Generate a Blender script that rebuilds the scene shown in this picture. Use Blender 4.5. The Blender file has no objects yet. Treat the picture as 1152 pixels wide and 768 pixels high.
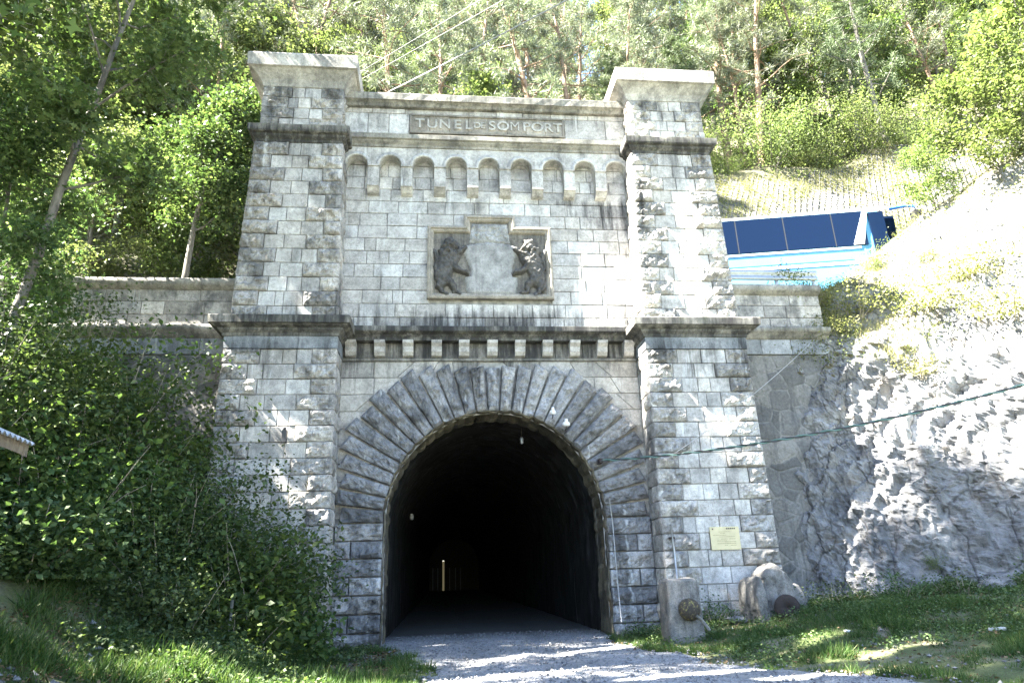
import bpy, math, random
import numpy as np
from mathutils import Matrix, Vector
PI = math.pi
scene = bpy.context.scene
COL = scene.collection
R_ = math.radians

# ---------------------------------------------------------------- noise
def _hash(i, j, k, s):
    n = (i * 374761393 + j * 668265263 + k * 2147483647 + s * 1274126177) & 0xFFFFFFFF
    n = ((n ^ (n >> 13)) * 1274126177) & 0xFFFFFFFF
    n = (n ^ (n >> 16)) & 0xFFFFFFFF
    return n.astype(np.float64) / 4294967295.0
def vnoise(P, sc=1.0, seed=0):
    P = np.asarray(P, float) * sc + 1000.0
    I = np.floor(P).astype(np.int64); F = P - I
    F = F * F * (3 - 2 * F)
    o = 0
    for a in (0, 1):
        wa = F[..., 0] if a else 1 - F[..., 0]
        for b in (0, 1):
            wb = F[..., 1] if b else 1 - F[..., 1]
            for c in (0, 1):
                wc = F[..., 2] if c else 1 - F[..., 2]
                o = o + wa * wb * wc * _hash(I[..., 0] + a, I[..., 1] + b, I[..., 2] + c, seed)
    return o * 2 - 1
def fbm(P, sc=1.0, seed=0, octv=4, gain=.5):
    o = 0; a = 1
    for i in range(octv):
        o = o + a * vnoise(P, sc * 2 ** i, seed + i * 17); a *= gain
    return o
def sstep(a, b, x):
    t = np.clip((np.asarray(x, float) - a) / (b - a), 0, 1)
    return t * t * (3 - 2 * t)

# ---------------------------------------------------------------- mesh accumulation
def dirt_zero(P): return np.zeros(len(P))
class Acc:
    """collects vertex grids and faces, then becomes one mesh object"""
    def __init__(s): s.v = []; s.f4 = []; s.f3 = []; s.c = []; s.n = 0
    def add(s, V, Q=None, T=None, col=(.5, 0, .5)):
        V = np.asarray(V, float).reshape(-1, 3)
        C = np.asarray(col, float)
        if C.ndim == 1: C = np.tile(C[:3], (len(V), 1))
        if Q is not None and len(Q): s.f4.append(np.asarray(Q, np.int64).reshape(-1, 4) + s.n)
        if T is not None and len(T): s.f3.append(np.asarray(T, np.int64).reshape(-1, 3) + s.n)
        s.v.append(V); s.c.append(C); s.n += len(V)
    def build(s, name, mat=None, parent=None, smooth=True, dirt=None, data_only=False, origin=None):
        V = np.concatenate(s.v) if s.v else np.zeros((0, 3))
        C = np.concatenate(s.c) if s.c else np.zeros((0, 3))
        if dirt is not None: C = C.copy(); C[:, 1] = np.clip(C[:, 1] + dirt(V), 0, 1)
        if origin is not None: V = V - np.asarray(origin, float)
        Q = np.concatenate(s.f4) if s.f4 else np.zeros((0, 4), np.int64)
        T = np.concatenate(s.f3) if s.f3 else np.zeros((0, 3), np.int64)
        me = bpy.data.meshes.new(name)
        me.vertices.add(len(V)); me.vertices.foreach_set('co', V.astype(np.float32).ravel())
        nl = len(Q) * 4 + len(T) * 3
        me.loops.add(nl); me.loops.foreach_set('vertex_index', np.concatenate([Q.ravel(), T.ravel()]).astype(np.int32))
        me.polygons.add(len(Q) + len(T))
        st = np.concatenate([np.arange(len(Q)) * 4, len(Q) * 4 + np.arange(len(T)) * 3]).astype(np.int32)
        me.polygons.foreach_set('loop_start', st)
        me.update(calc_edges=True)
        me.polygons.foreach_set('use_smooth', np.full(len(Q) + len(T), smooth))
        a = me.color_attributes.new('col', 'FLOAT_COLOR', 'POINT')
        a.data.foreach_set('color', np.concatenate([C, np.ones((len(C), 1))], 1).astype(np.float32).ravel())
        me.validate(); me.update()
        if mat is not None: me.materials.append(mat)
        if data_only: return me
        o = bpy.data.objects.new(name, me); COL.objects.link(o)
        if origin is not None: o.location = origin
        if parent is not None:
            o.parent = parent
            if origin is None: o.location = -Vector(parent.location)
            else: o.location = Vector(origin) - Vector(parent.location)
        return o

def tag(o, label=None, cat=None, group=None, kind=None):
    if label: o['label'] = label
    if cat: o['category'] = cat
    if group: o['group'] = group
    if kind: o['kind'] = kind
    return o
def thing(name, loc, label, cat, group=None):
    o = bpy.data.objects.new(name, None); COL.objects.link(o); o.location = loc
    o.empty_display_size = .3
    return tag(o, label, cat, group)
def dup(root, loc, rotz=0, scale=1, label=None, cat=None, group=None):
    r = root.copy(); COL.objects.link(r); r.location = loc; r.rotation_euler = (0, 0, rotz)
    r.scale = scale if hasattr(scale, '__len__') else (scale,) * 3
    tag(r, label, cat, group)
    for ch in list(root.children):
        c = ch.copy(); COL.objects.link(c); c.parent = r
        for g in list(ch.children):
            d = g.copy(); COL.objects.link(d); d.parent = c
    return r

BOXQ = [(0, 1, 3, 2), (4, 6, 7, 5), (0, 4, 5, 1), (2, 3, 7, 6), (0, 2, 6, 4), (1, 5, 7, 3)]
def box(acc, x0, x1, y0, y1, z0, z1, col=(.5, 0, .5)):
    V = [(x, y, z) for x in (x0, x1) for y in (y0, y1) for z in (z0, z1)]
    acc.add(V, BOXQ, col=col)
def grid_quads(m, n, wrap=False):
    i = np.arange(m - 1)[:, None]; j = np.arange(n - 1 if not wrap else n)[None, :]
    j2 = (j + 1) % n
    return np.stack([i * n + j, (i + 1) * n + j, (i + 1) * n + j2, i * n + j2], -1).reshape(-1, 4)
def tube(acc, pts, rad, sides=8, col=(.5, 0, .5), cap=True):
    P = np.asarray(pts, float); n = len(P)
    rad = np.full(n, rad) if np.isscalar(rad) else np.asarray(rad, float)
    D = np.gradient(P, axis=0); D /= np.linalg.norm(D, axis=1)[:, None] + 1e-9
    ref = np.array([0, 0, 1.]) if abs(D[0][2]) < .9 else np.array([1., 0, 0])
    U = np.cross(D, ref); U /= np.linalg.norm(U, axis=1)[:, None] + 1e-9
    W = np.cross(D, U)
    a = np.linspace(0, 2 * PI, sides, endpoint=False)
    V = P[:, None] + rad[:, None, None] * (np.cos(a)[None, :, None] * U[:, None] + np.sin(a)[None, :, None] * W[:, None])
    Q = grid_quads(n, sides, True); V = V.reshape(-1, 3); T = []
    if cap:
        V = np.concatenate([V, P[:1], P[-1:]]); b = n * sides
        T = [(b, (k + 1) % sides, k) for k in range(sides)] + [(b + 1, (n - 1) * sides + k, (n - 1) * sides + (k + 1) % sides) for k in range(sides)]
    acc.add(V, Q, T, col)
def ring(acc, prof, c, axis, sides=24, col=(.5, 0, .5)):
    """lathe: prof = [(radius, along)], round axis through c"""
    axis = np.asarray(axis, float); axis /= np.linalg.norm(axis)
    ref = np.array([0, 0, 1.]) if abs(axis[2]) < .9 else np.array([1., 0, 0])
    U = np.cross(axis, ref); U /= np.linalg.norm(U); W = np.cross(axis, U)
    a = np.linspace(0, 2 * PI, sides, endpoint=False)
    pr = np.asarray(prof, float)
    V = np.asarray(c, float) + pr[:, 1][:, None, None] * axis + pr[:, 0][:, None, None] * (np.cos(a)[None, :, None] * U + np.sin(a)[None, :, None] * W)
    acc.add(V.reshape(-1, 3), grid_quads(len(pr), sides, True), col=col)
def sweep_profile(acc, prof, path, col=(.5, 0, .5), res=.25, wob=.006, seed=0, chips=0.):
    """moulding: prof = [(out, z)] swept along path [(x, y, nx, ny)] with mitred corners"""
    pts = []
    for k in range(len(path) - 1):
        a, b = np.array(path[k], float), np.array(path[k + 1], float)
        L = np.hypot(*(b - a)[:2]); n = max(1, int(L / res))
        for t in range(n): pts.append(a + (b - a) * t / n)
    pts.append(np.array(path[-1], float)); pts = np.array(pts)
    pr = np.asarray(prof, float)
    V = np.zeros((len(pts), len(pr), 3))
    V[..., 0] = pts[:, None, 0] + pts[:, None, 2] * pr[None, :, 0]
    V[..., 1] = pts[:, None, 1] + pts[:, None, 3] * pr[None, :, 0]
    V[..., 2] = pr[None, :, 1]
    W = V.reshape(-1, 3)
    nz = fbm(W, 2.3, seed, 3)[:, None] * wob
    W = W + nz * np.array([1, 1, 1])
    if chips:
        ch = np.clip(vnoise(W, 5.5, seed + 9) - .45, 0, 1)[:, None] * chips
        W = W - ch * np.concatenate([np.repeat(pts[:, 2:4], len(pr), 0), np.ones((len(W), 1)) * .4], 1)
    blk = np.repeat(np.floor(np.cumsum(np.r_[0, np.hypot(*np.diff(pts[:, :2], axis=0).T)]) / 1.15), len(pr))
    c = np.zeros((len(W), 3)); c[:, 0] = (np.sin(blk * 12.9 + seed) * 43758.5) % 1 * .7 + .1; c[:, 1] = col[1]; c[:, 2] = col[2]
    acc.add(W, grid_quads(len(pts), len(pr)), col=c)

# ---------------------------------------------------------------- masonry
class Frame:
    def __init__(s, O, U, N): s.O = np.array(O, float); s.U = np.array(U, float); s.N = np.array(N, float); s.V = np.array([0, 0, 1.])
    def __call__(s, u, v, h): return s.O + u[..., None] * s.U + v[..., None] * s.V + h[..., None] * s.N
def stone(acc, fr, P4, h=0., bulge=0., rough=0., res=None, joint=.007, skirt=.12, seed=0, rng=None, warm=.5, tone=None, dirt=0.):
    P4 = np.asarray(P4, float)
    c = P4.mean(0)
    e0 = np.linalg.norm(P4[1] - P4[0]); e1 = np.linalg.norm(P4[3] - P4[0])
    su, sv = max(1 - 2 * joint / max(e0, .02), .3), max(1 - 2 * joint / max(e1, .02), .3)
    if bulge > 0:
        n = res or 9; m = max(4, min(22, int(n * e0 / .36)) if e0 > e1 else n); k = max(4, n if e0 > e1 else min(22, int(n * e1 / .36)))
        a = np.linspace(0, 1, m + 1); b = np.linspace(0, 1, k + 1)
        a = np.r_[0, a]; a[1] = .02; a = np.sort(np.r_[a[:-1], .98, 1]); b = np.sort(np.r_[0, .04, b[1:-1], .96, 1])
    else:
        a = np.array([0, .012 / max(e0, .05), 1 - .012 / max(e0, .05), 1]); b = np.array([0, .012 / max(e1, .05), 1 - .012 / max(e1, .05), 1])
    A, B = np.meshgrid(a, b, indexing='ij')
    a2 = .5 + (A - .5) * su; b2 = .5 + (B - .5) * sv
    uv = (P4[0] * ((1 - a2) * (1 - b2))[..., None] + P4[1] * (a2 * (1 - b2))[..., None] + P4[2] * (a2 * b2)[..., None] + P4[3] * ((1 - a2) * b2)[..., None])
    de = np.minimum(np.minimum(A, 1 - A) * e0, np.minimum(B, 1 - B) * e1)
    P = fr(uv[..., 0], uv[..., 1], np.zeros_like(A))
    if bulge > 0:
        f = np.sqrt(np.clip(de / .09, 0, 1))
        off = np.array([seed * 7.13 % 91, seed * 3.7 % 77, 0])
        H = h + bulge * f * (.75 + .25 * vnoise(P + off, 2.6, 5)) + rough * f * (.8 * fbm(P + off, 6, seed, 3, .6) + .7 * (np.abs(vnoise(P + off, 8, 3)) - .4) - .5 * np.abs(vnoise(P * [1, 1, 1.6] + off, 15, 4)))
    else:
        tl = rng.normal(0, .004, 2) if rng is not None else (0, 0)
        H = h + np.where(de < .004, -.009, 0) + (rng.normal(0, .005) if rng is not None else 0) + (A - .5) * tl[0] + (B - .5) * tl[1]
    G = fr(uv[..., 0], uv[..., 1], H)
    m, n = A.shape
    t = tone if tone is not None else (rng.random() if rng is not None else .5)
    w = warm + (rng.normal(0, .16) if rng is not None else 0)
    col = (min(max(t, 0), 1), dirt, min(max(w, 0), 1))
    acc.add(G.reshape(-1, 3), grid_quads(m, n), col=col)
    idx = np.arange(m * n).reshape(m, n)
    loop = np.r_[idx[:, 0], idx[-1, 1:], idx[-2::-1, -1], idx[0, -2:0:-1]]
    Lp = G.reshape(-1, 3)[loop]; K = len(loop)
    Lb = Lp - fr.N * skirt
    i = np.arange(K); j = (i + 1) % K
    acc.add(np.concatenate([Lp, Lb]), np.stack([i, i + K, j + K, j], 1), col=col)
def rect(u0, u1, v0, v1): return [(u0, v0), (u1, v0), (u1, v1), (u0, v1)]

# ---------------------------------------------------------------- materials
class NT:
    def __init__(s, name):
        s.m = bpy.data.materials.new(name); s.m.use_nodes = True; s.t = s.m.node_tree; s.t.nodes.clear()
    def n(s, typ, ins=None, **kw):
        nd = s.t.nodes.new(typ)
        for k, v in kw.items(): setattr(nd, k, v)
        for k, v in (ins or {}).items():
            sock = nd.inputs[k]
            if hasattr(v, 'is_linked') or isinstance(v, bpy.types.NodeSocket): s.t.links.new(v, sock)
            else: sock.default_value = v
        return nd
    def ramp(s, fac, stops, interp='LINEAR'):
        nd = s.n('ShaderNodeValToRGB', {'Fac': fac}); cr = nd.color_ramp; cr.interpolation = interp
        while len(cr.elements) < len(stops): cr.elements.new(.5)
        for e, (p, c) in zip(cr.elements, stops):
            e.position = p; e.color = (c, c, c, 1) if np.isscalar(c) else (*c, 1)
        return nd.outputs['Color']
    def math(s, op, a, b=0., c=0., clamp=False):
        nd = s.n('ShaderNodeMath', operation=op, use_clamp=clamp)
        for i, v in enumerate((a, b, c)):
            if isinstance(v, bpy.types.NodeSocket): s.t.links.new(v, nd.inputs[i])
            else: nd.inputs[i].default_value = v
        return nd.outputs[0]
    def mix(s, fac, a, b, typ='MIX'):
        nd = s.n('ShaderNodeMix', data_type='RGBA', blend_type=typ)
        for k, v in ((0, fac), (6, a), (7, b)):
            if isinstance(v, bpy.types.NodeSocket): s.t.links.new(v, nd.inputs[k])
            else: nd.inputs[k].default_value = (*v, 1) if hasattr(v, '__len__') and len(v) == 3 else v
        return nd.outputs[2]
    def pos(s): return s.n('ShaderNodeNewGeometry').outputs['Position']
    def objc(s): return s.n('ShaderNodeTexCoord').outputs['Object']
    def map(s, v, sc=(1, 1, 1), loc=(0, 0, 0)):
        return s.n('ShaderNodeMapping', {'Vector': v, 'Scale': sc, 'Location': loc}).outputs[0]
    def noise(s, v, sc, det=4, rough=.55, dist=0.):
        return s.n('ShaderNodeTexNoise', {'Vector': v, 'Scale': sc, 'Detail': det, 'Roughness': rough, 'Distortion': dist}).outputs[0]
    def vor(s, v, sc, feature='F1', out=0, rnd=1.):
        return s.n('ShaderNodeTexVoronoi', {'Vector': v, 'Scale': sc, 'Randomness': rnd}, feature=feature).outputs[out]
    def bump(s, h, st=.3, dist=.02, normal=None):
        ins = {'Height': h, 'Strength': st, 'Distance': dist}
        if normal is not None: ins['Normal'] = normal
        return s.n('ShaderNodeBump', ins).outputs[0]
    def attr(s, name='col'):
        a = s.n('ShaderNodeAttribute', attribute_name=name)
        sp = s.n('ShaderNodeSeparateColor', {'Color': a.outputs['Color']})
        return sp.outputs[0], sp.outputs[1], sp.outputs[2]
    def out(s, sh):
        o = s.t.nodes.new('ShaderNodeOutputMaterial'); s.t.links.new(sh, o.inputs[0]); return s.m
    def pbr(s, col, rough=.8, normal=None, metal=0., spec=.5, **kw):
        ins = {'Base Color': col if not hasattr(col, '__len__') else (*col, 1)[:4], 'Roughness': rough, 'Metallic': metal, 'Specular IOR Level': spec}
        if normal is not None: ins['Normal'] = normal
        ins.update(kw)
        return s.n('ShaderNodeBsdfPrincipled', ins).outputs[0]

def mat_simple(name, col, rough=.6, metal=0., var=.15, sc=8, bump=.1, spec=.5):
    t = NT(name); p = t.pos(); n = t.noise(p, sc, 5)
    c = t.mix(t.ramp(n, [(.3, 0), (.7, 1)]), tuple(x * (1 - var) for x in col), tuple(min(1, x * (1 + var)) for x in col))
    return t.out(t.pbr(c, rough, t.bump(n, bump, .01), metal, spec))

def mat_stone(name, ramp, grain=1., darkpatch=.35, streaky=1., white=.5, moss=0., bump=.5, joints=None):
    t = NT(name); p = t.pos(); r, g, b = t.attr()
    base = t.ramp(r, ramp)
    base = t.mix(t.math('MULTIPLY', b, .55), base, t.mix(1., base, (1.12, 1.0, .84), 'MULTIPLY'))
    m1 = t.noise(p, 3.1, 8, .62); m2 = t.noise(p, 14, 6, .7); m3 = t.noise(p, 70, 4, .6)
    base = t.mix(1., base, t.ramp(m1, [(.25, .55), (.5, 1.0), (.75, 1.3)]), 'MULTIPLY')
    base = t.mix(.8 * grain, base, t.ramp(m2, [(.25, .5), (.5, 1.0), (.78, 1.35)]), 'MULTIPLY')
    base = t.mix(.6 * grain, base, t.ramp(m3, [(.32, .4), (.5, 1.), (.7, 1.35)]), 'MULTIPLY')
    # biological dark film in patches
    dp = t.noise(t.map(p, (1.1, 1.1, .8), (7, 3, 1)), 1.6, 9, .68)
    dpm = t.ramp(t.math('ADD', dp, t.math('MULTIPLY', g, .10)), [(.5, 0), (.66, 1)])
    base = t.mix(t.math('MULTIPLY', dpm, darkpatch), base, (.05, .051, .052))
    # water streaks where run-off leaves the ledges
    st = t.noise(t.map(t.mix(.03, p, t.n('ShaderNodeTexNoise', {'Vector': p, 'Scale': 1.5}).outputs[1]), (4.6, 4.6, .42)), 1.0, 8, .72)
    stm = t.ramp(t.math('ADD', t.math('MULTIPLY', g, .52), t.math('MULTIPLY', t.math('SUBTRACT', st, .5), 1.5)), [(.2, 0), (.55, 1)])
    base = t.mix(t.math('MULTIPLY', stm, .88 * streaky), base, (.018, .018, .019))
    if moss:
        ms = t.noise(p, 5, 6, .7)
        base = t.mix(t.math('MULTIPLY', t.ramp(ms, [(.52, 0), (.66, 1)]), moss), base, (.10, .115, .045))
    if white:
        ws = t.noise(t.map(p, (4.2, 4.2, .42), (31, 5, 2)), 1.0, 5, .6)
        wm = t.ramp(ws, [(.62, 0), (.72, 1)])
        base = t.mix(t.math('MULTIPLY', wm, white), base, (.62, .63, .62))
    h = t.math('ADD', t.math('MULTIPLY', m2, .6), t.math('MULTIPLY', m3, .35))
    return t.out(t.pbr(base, .9, t.bump(h, bump, .02), 0., .2))
M = {}
M['ashlar'] = mat_stone('weathered grey ashlar', [(0, (.31, .305, .295)), (.35, (.365, .36, .35)), (.7, (.415, .41, .395)), (1, (.48, .475, .46))], white=.6, bump=.8, darkpatch=.36)
M['ashlar_rough'] = mat_stone('rock faced grey stone', [(0, (.22, .216, .208)), (.5, (.30, .295, .285)), (1, (.42, .41, .39))], grain=1.2, darkpatch=.7, white=.4, bump=1.)
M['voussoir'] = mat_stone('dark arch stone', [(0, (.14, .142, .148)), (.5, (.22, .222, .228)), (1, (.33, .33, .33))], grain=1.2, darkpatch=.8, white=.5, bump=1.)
M['spandrel'] = mat_stone('warm spandrel stone', [(0, (.24, .235, .225)), (.5, (.31, .305, .29)), (1, (.39, .38, .36))], darkpatch=.35, white=.25)
M['trim'] = mat_stone('stained cornice stone', [(0, (.17, .165, .15)), (.5, (.235, .23, .21)), (1, (.32, .31, .285))], darkpatch=.65, white=.2, moss=.18)
M['cap'] = mat_stone('pale cap stone', [(0, (.27, .265, .25)), (.5, (.34, .335, .315)), (1, (.42, .41, .385))], streaky=.5, darkpatch=.35, white=.2)
M['frieze'] = mat_stone('blue grey band stone', [(0, (.15, .165, .18)), (.5, (.20, .215, .23)), (1, (.27, .28, .29))], darkpatch=.3, white=.3)
M['brown'] = mat_stone('brown weathered panel stone', [(0, (.15, .143, .128)), (.5, (.21, .20, .18)), (1, (.29, .278, .25))], darkpatch=.45, white=.2)
M['shield'] = mat_stone('pale smooth shield stone', [(0, (.24, .245, .245)), (1, (.33, .335, .33))], darkpatch=.45, white=.2, bump=.25)
M['lion'] = mat_stone('blackened carved stone', [(0, (.05, .05, .05)), (.5, (.085, .084, .082)), (1, (.13, .128, .122))], darkpatch=.4, white=.15, bump=.6)
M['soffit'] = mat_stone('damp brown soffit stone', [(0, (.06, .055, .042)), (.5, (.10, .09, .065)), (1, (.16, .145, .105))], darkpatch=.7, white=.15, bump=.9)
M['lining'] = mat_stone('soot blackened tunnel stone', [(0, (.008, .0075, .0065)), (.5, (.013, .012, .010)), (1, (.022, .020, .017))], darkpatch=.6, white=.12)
M['concrete'] = mat_stone('old pitted concrete', [(0, (.13, .13, .125)), (1, (.22, .215, .205))], grain=1.3, darkpatch=.6, white=.2, bump=1.)

t = NT('mortar'); M['mortar'] = t.out(t.pbr(t.ramp(t.noise(t.pos(), 5, 6), [(.3, (.10, .10, .097)), (.65, (.34, .33, .31))]), .95, t.bump(t.noise(t.pos(), 60, 3), .4, .01)))

# polygonal rubble masonry: stones with pale raised mortar
t = NT('polygonal rubble masonry'); p = t.pos()
q = t.mix(.08, p, t.n('ShaderNodeTexNoise', {'Vector': p, 'Scale': 3.}).outputs[1])
e = t.vor(t.map(q, (1, 1, 1.1)), 2.3, 'DISTANCE_TO_EDGE'); cid = t.vor(t.map(q, (1, 1, 1.1)), 2.3, 'F1', 1)
n1 = t.noise(p, 16, 7, .7); n2 = t.noise(p, 2, 5)
c = t.ramp(t.n('ShaderNodeSeparateColor', {'Color': cid}).outputs[0], [(0, (.08, .079, .075)), (.5, (.125, .12, .112)), (1, (.18, .17, .152))])
c = t.mix(.9, c, t.ramp(n1, [(.25, .5), (.75, 1.5)]), 'MULTIPLY')
mm = t.ramp(e, [(.018, 1), (.05, 0)])
c = t.mix(t.math('MULTIPLY', mm, t.ramp(n2, [(.4, .05), (.65, .8)])), c, (.21, .20, .185))
dk = t.noise(t.map(p, (5, 5, .4)), 1., 5)
c = t.mix(t.math('MULTIPLY', t.ramp(dk, [(.52, 0), (.68, 1)]), .7), c, (.045, .045, .045))
hh = t.math('ADD', t.math('MULTIPLY', n1, .4), t.ramp(e, [(0, .25), (.03, .2), (.09, .6)]))
M['rubble'] = t.out(t.pbr(c, .93, t.bump(hh, .7, .05)))

# cliff rock
t = NT('pale fractured rock'); p = t.pos()
n1 = t.noise(p, .8, 9, .62, .4); n2 = t.noise(p, 5.5, 8, .66); n3 = t.noise(p, 28, 5, .7)
c = t.ramp(n1, [(.3, (.08, .082, .087)), (.5, (.19, .19, .192)), (.7, (.31, .307, .30))])
c = t.mix(.9, c, t.ramp(n2, [(.3, .45), (.5, 1.), (.75, 1.3)]), 'MULTIPLY')
c = t.mix(.5, c, t.ramp(n3, [(.3, .6), (.7, 1.3)]), 'MULTIPLY')
cr = t.vor(t.map(t.mix(.25, p, t.n('ShaderNodeTexNoise', {'Vector': p, 'Scale': 2.}).outputs[1]), (1, 1, .55)), 1.7, 'DISTANCE_TO_EDGE')
c = t.mix(t.math('MULTIPLY', t.ramp(cr, [(0, 1), (.035, 0)]), .7), c, (.03, .03, .033))
oc = t.noise(p, 1.7, 6)
c = t.mix(t.math('MULTIPLY', t.ramp(oc, [(.56, 0), (.7, 1)]), .4), c, (.22, .17, .11))
hh = t.math('ADD', t.math('ADD', t.math('MULTIPLY', n2, 1.), t.math('MULTIPLY', n3, .35)), t.ramp(cr, [(0, 0), (.06, .5)]))
M['rock'] = t.out(t.pbr(c, .9, t.bump(hh, .9, .07)))

# soils
t = NT('forest soil'); p = t.pos(); n1 = t.noise(p, 1.3, 8, .65); n2 = t.noise(p, 18, 6, .7)
c = t.ramp(n1, [(.3, (.045, .05, .022)), (.5, (.09, .085, .045)), (.7, (.14, .12, .085))])
c = t.mix(.8, c, t.ramp(n2, [(.3, .5), (.7, 1.5)]), 'MULTIPLY')
M['soil'] = t.out(t.pbr(c, .95, t.bump(n2, .8, .05)))
t = NT('grassy verge ground'); p = t.pos(); n1 = t.noise(p, .9, 8, .65); n2 = t.noise(p, 25, 6, .7)
c = t.ramp(n1, [(.35, (.05, .07, .02)), (.5, (.085, .10, .035)), (.62, (.15, .14, .10)), (.75, (.2, .19, .165))])
c = t.mix(.8, c, t.ramp(n2, [(.3, .5), (.7, 1.5)]), 'MULTIPLY')
M['verge'] = t.out(t.pbr(c, .95, t.bump(n2, .8, .04)))
t = NT('dry stony slope'); p = t.pos(); n1 = t.noise(p, .35, 8, .65); n2 = t.noise(p, 3, 8, .7)
c = t.ramp(n1, [(.3, (.07, .075, .035)), (.45, (.14, .13, .08)), (.6, (.20, .185, .15)), (.75, (.27, .255, .235))])
c = t.mix(.8, c, t.ramp(n2, [(.3, .55), (.7, 1.35)]), 'MULTIPLY')
M['slope'] = t.out(t.pbr(c, .95, t.bump(n2, .9, .2)))
t = NT('grey gravel'); p = t.pos()
v = t.vor(p, 42, 'F1', 1); vd = t.vor(p, 42, 'F1', 0); n1 = t.noise(p, .7, 6); n2 = t.noise(p, 6, 5)
c = t.ramp(t.n('ShaderNodeSeparateColor', {'Color': v}).outputs[0], [(0, (.13, .132, .138)), (.5, (.23, .232, .238)), (1, (.36, .36, .36))])
c = t.mix(.85, c, t.ramp(n1, [(.3, .7), (.7, 1.25)]), 'MULTIPLY')
n4 = t.noise(t.map(p, (2.2, .35, 1)), 1.3, 6, .6); c = t.mix(t.ramp(n4, [(.48, 0), (.66, .6)]), c, (.30, .285, .25))
c = t.mix(.6, c, t.ramp(n2, [(.3, .7), (.7, 1.25)]), 'MULTIPLY')
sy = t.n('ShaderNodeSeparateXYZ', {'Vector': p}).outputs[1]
c = t.mix(t.ramp(t.math('ADD', t.math('MULTIPLY', sy, .22), t.math('MULTIPLY', t.math('SUBTRACT', n2, .5), .5)), [(.05, 0), (.55, .9)]), c, (.03, .028, .025))  # tunnel shade put into the colour: gravel darkens inwards from the arch
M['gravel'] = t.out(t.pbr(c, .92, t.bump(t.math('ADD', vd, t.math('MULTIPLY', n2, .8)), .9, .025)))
M['pebble'] = mat_simple('grey pebbles', (.13, .13, .133), .9, var=.45, sc=25)
M['asphalt'] = mat_simple('old asphalt', (.06, .06, .062), .9, sc=30, bump=.4)

def mat_leaf(name, c0, c1, c2, trans=.35, rough=.55, spec=.2):
    t = NT(name); r, g, b = t.attr()
    info = t.n('ShaderNodeObjectInfo').outputs['Random']
    c = t.ramp(r, [(0, c0), (.55, c1), (1, c2)])
    hs = t.n('ShaderNodeHueSaturation', {'Color': c, 'Hue': t.math('MULTIPLY_ADD', info, .03, .485), 'Value': t.math('MULTIPLY_ADD', info, .35, .83)}).outputs[0]
    pr = t.pbr(hs, rough, None, 0., spec)
    tr = t.n('ShaderNodeBsdfTranslucent', {'Color': t.mix(1., hs, (1.15, 1.3, .75), 'MULTIPLY')}).outputs[0]
    return t.out(t.n('ShaderNodeMixShader', {0: trans, 1: pr, 2: tr}).outputs[0])
M['leaf_maple'] = mat_leaf('dark maple leaves', (.042, .07, .025), (.075, .12, .042), (.125, .17, .06), .38, .5, .25)
M['leaf_broad'] = mat_leaf('broad green leaves', (.035, .058, .018), (.065, .10, .03), (.11, .145, .045), .42)
M['leaf_hill'] = mat_leaf('sun bleached hillside leaves', (.06, .075, .033), (.115, .135, .06), (.18, .20, .095), .40)
M['leaf_bush'] = mat_leaf('bush leaves', (.03, .052, .019), (.062, .096, .036), (.12, .155, .056), .35, .5, .25)
M['leaf_light'] = mat_leaf('light yellow green leaves', (.08, .11, .04), (.125, .16, .06), (.19, .22, .10), .45)
M['needle'] = mat_leaf('grey green needles', (.075, .088, .068), (.145, .16, .118), (.23, .24, .18), .2, .6)
M['needle_d'] = mat_leaf('dark needles', (.04, .058, .033), (.08, .105, .055), (.13, .155, .085), .2, .6)
M['grass'] = mat_leaf('green grass blades', (.025, .05, .012), (.045, .085, .02), (.11, .13, .05), .35)
M['litter_leaf'] = mat_leaf('dead brown leaves', (.05, .032, .018), (.11, .075, .04), (.20, .15, .085), .15, .8, .2)
M['drygrass'] = mat_leaf('dry yellow grass', (.11, .12, .045), (.19, .19, .08), (.28, .26, .13), .35, .8, .2)
def mat_bark(name, c0, c1, sc=9):
    t = NT(name); p = t.objc(); n = t.noise(t.map(p, (1, 1, .25)), sc, 7, .7); n2 = t.noise(p, 2, 5)
    c = t.ramp(n, [(.35, c0), (.65, c1)]); c = t.mix(.6, c, t.ramp(n2, [(.3, .6), (.7, 1.3)]), 'MULTIPLY')
    return t.out(t.pbr(c, .9, t.bump(n, .8, .03)))
M['bark'] = mat_bark('grey brown bark', (.06, .055, .045), (.17, .155, .13))
M['bark_pale'] = mat_bark('pale ash bark', (.14, .135, .12), (.34, .33, .29))
M['bark_pine'] = mat_bark('reddish pine bark', (.10, .065, .045), (.30, .20, .13), 6)
M['deadwood'] = mat_bark('dry dead stalks', (.16, .14, .10), (.34, .30, .23), 12)
t = NT('rusty iron'); n = t.noise(t.pos(), 22, 7, .7)
M['rust'] = t.out(t.pbr(t.ramp(n, [(.3, (.012, .009, .008)), (.6, (.03, .02, .016)), (.8, (.07, .04, .026))]), .85, t.bump(n, .5, .01)))
t = NT('lichen covered rust'); n = t.noise(t.pos(), 17, 6, .7)
M['lichen'] = t.out(t.pbr(t.ramp(n, [(.46, (.035, .028, .02)), (.56, (.07, .055, .035)), (.66, (.24, .21, .05))]), .9, t.bump(n, .8, .02)))
M['steel'] = mat_simple('galvanised steel', (.36, .37, .38), .5, .7, sc=14)
M['dark'] = mat_simple('black plastic', (.015, .015, .016), .5)
M['porcelain'] = mat_simple('white porcelain', (.6, .59, .56), .35)
M['cable'] = mat_simple('green black cable', (.07, .13, .11), .5)
M['cable_black'] = mat_simple('black cable', (.03, .03, .032), .6)
M['wire'] = mat_simple('weathered wire', (.30, .30, .30), .6, .3)
M['plaque'] = mat_simple('yellowed plaque', (.50, .43, .25), .5, var=.1, sc=6, bump=.02)
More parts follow.
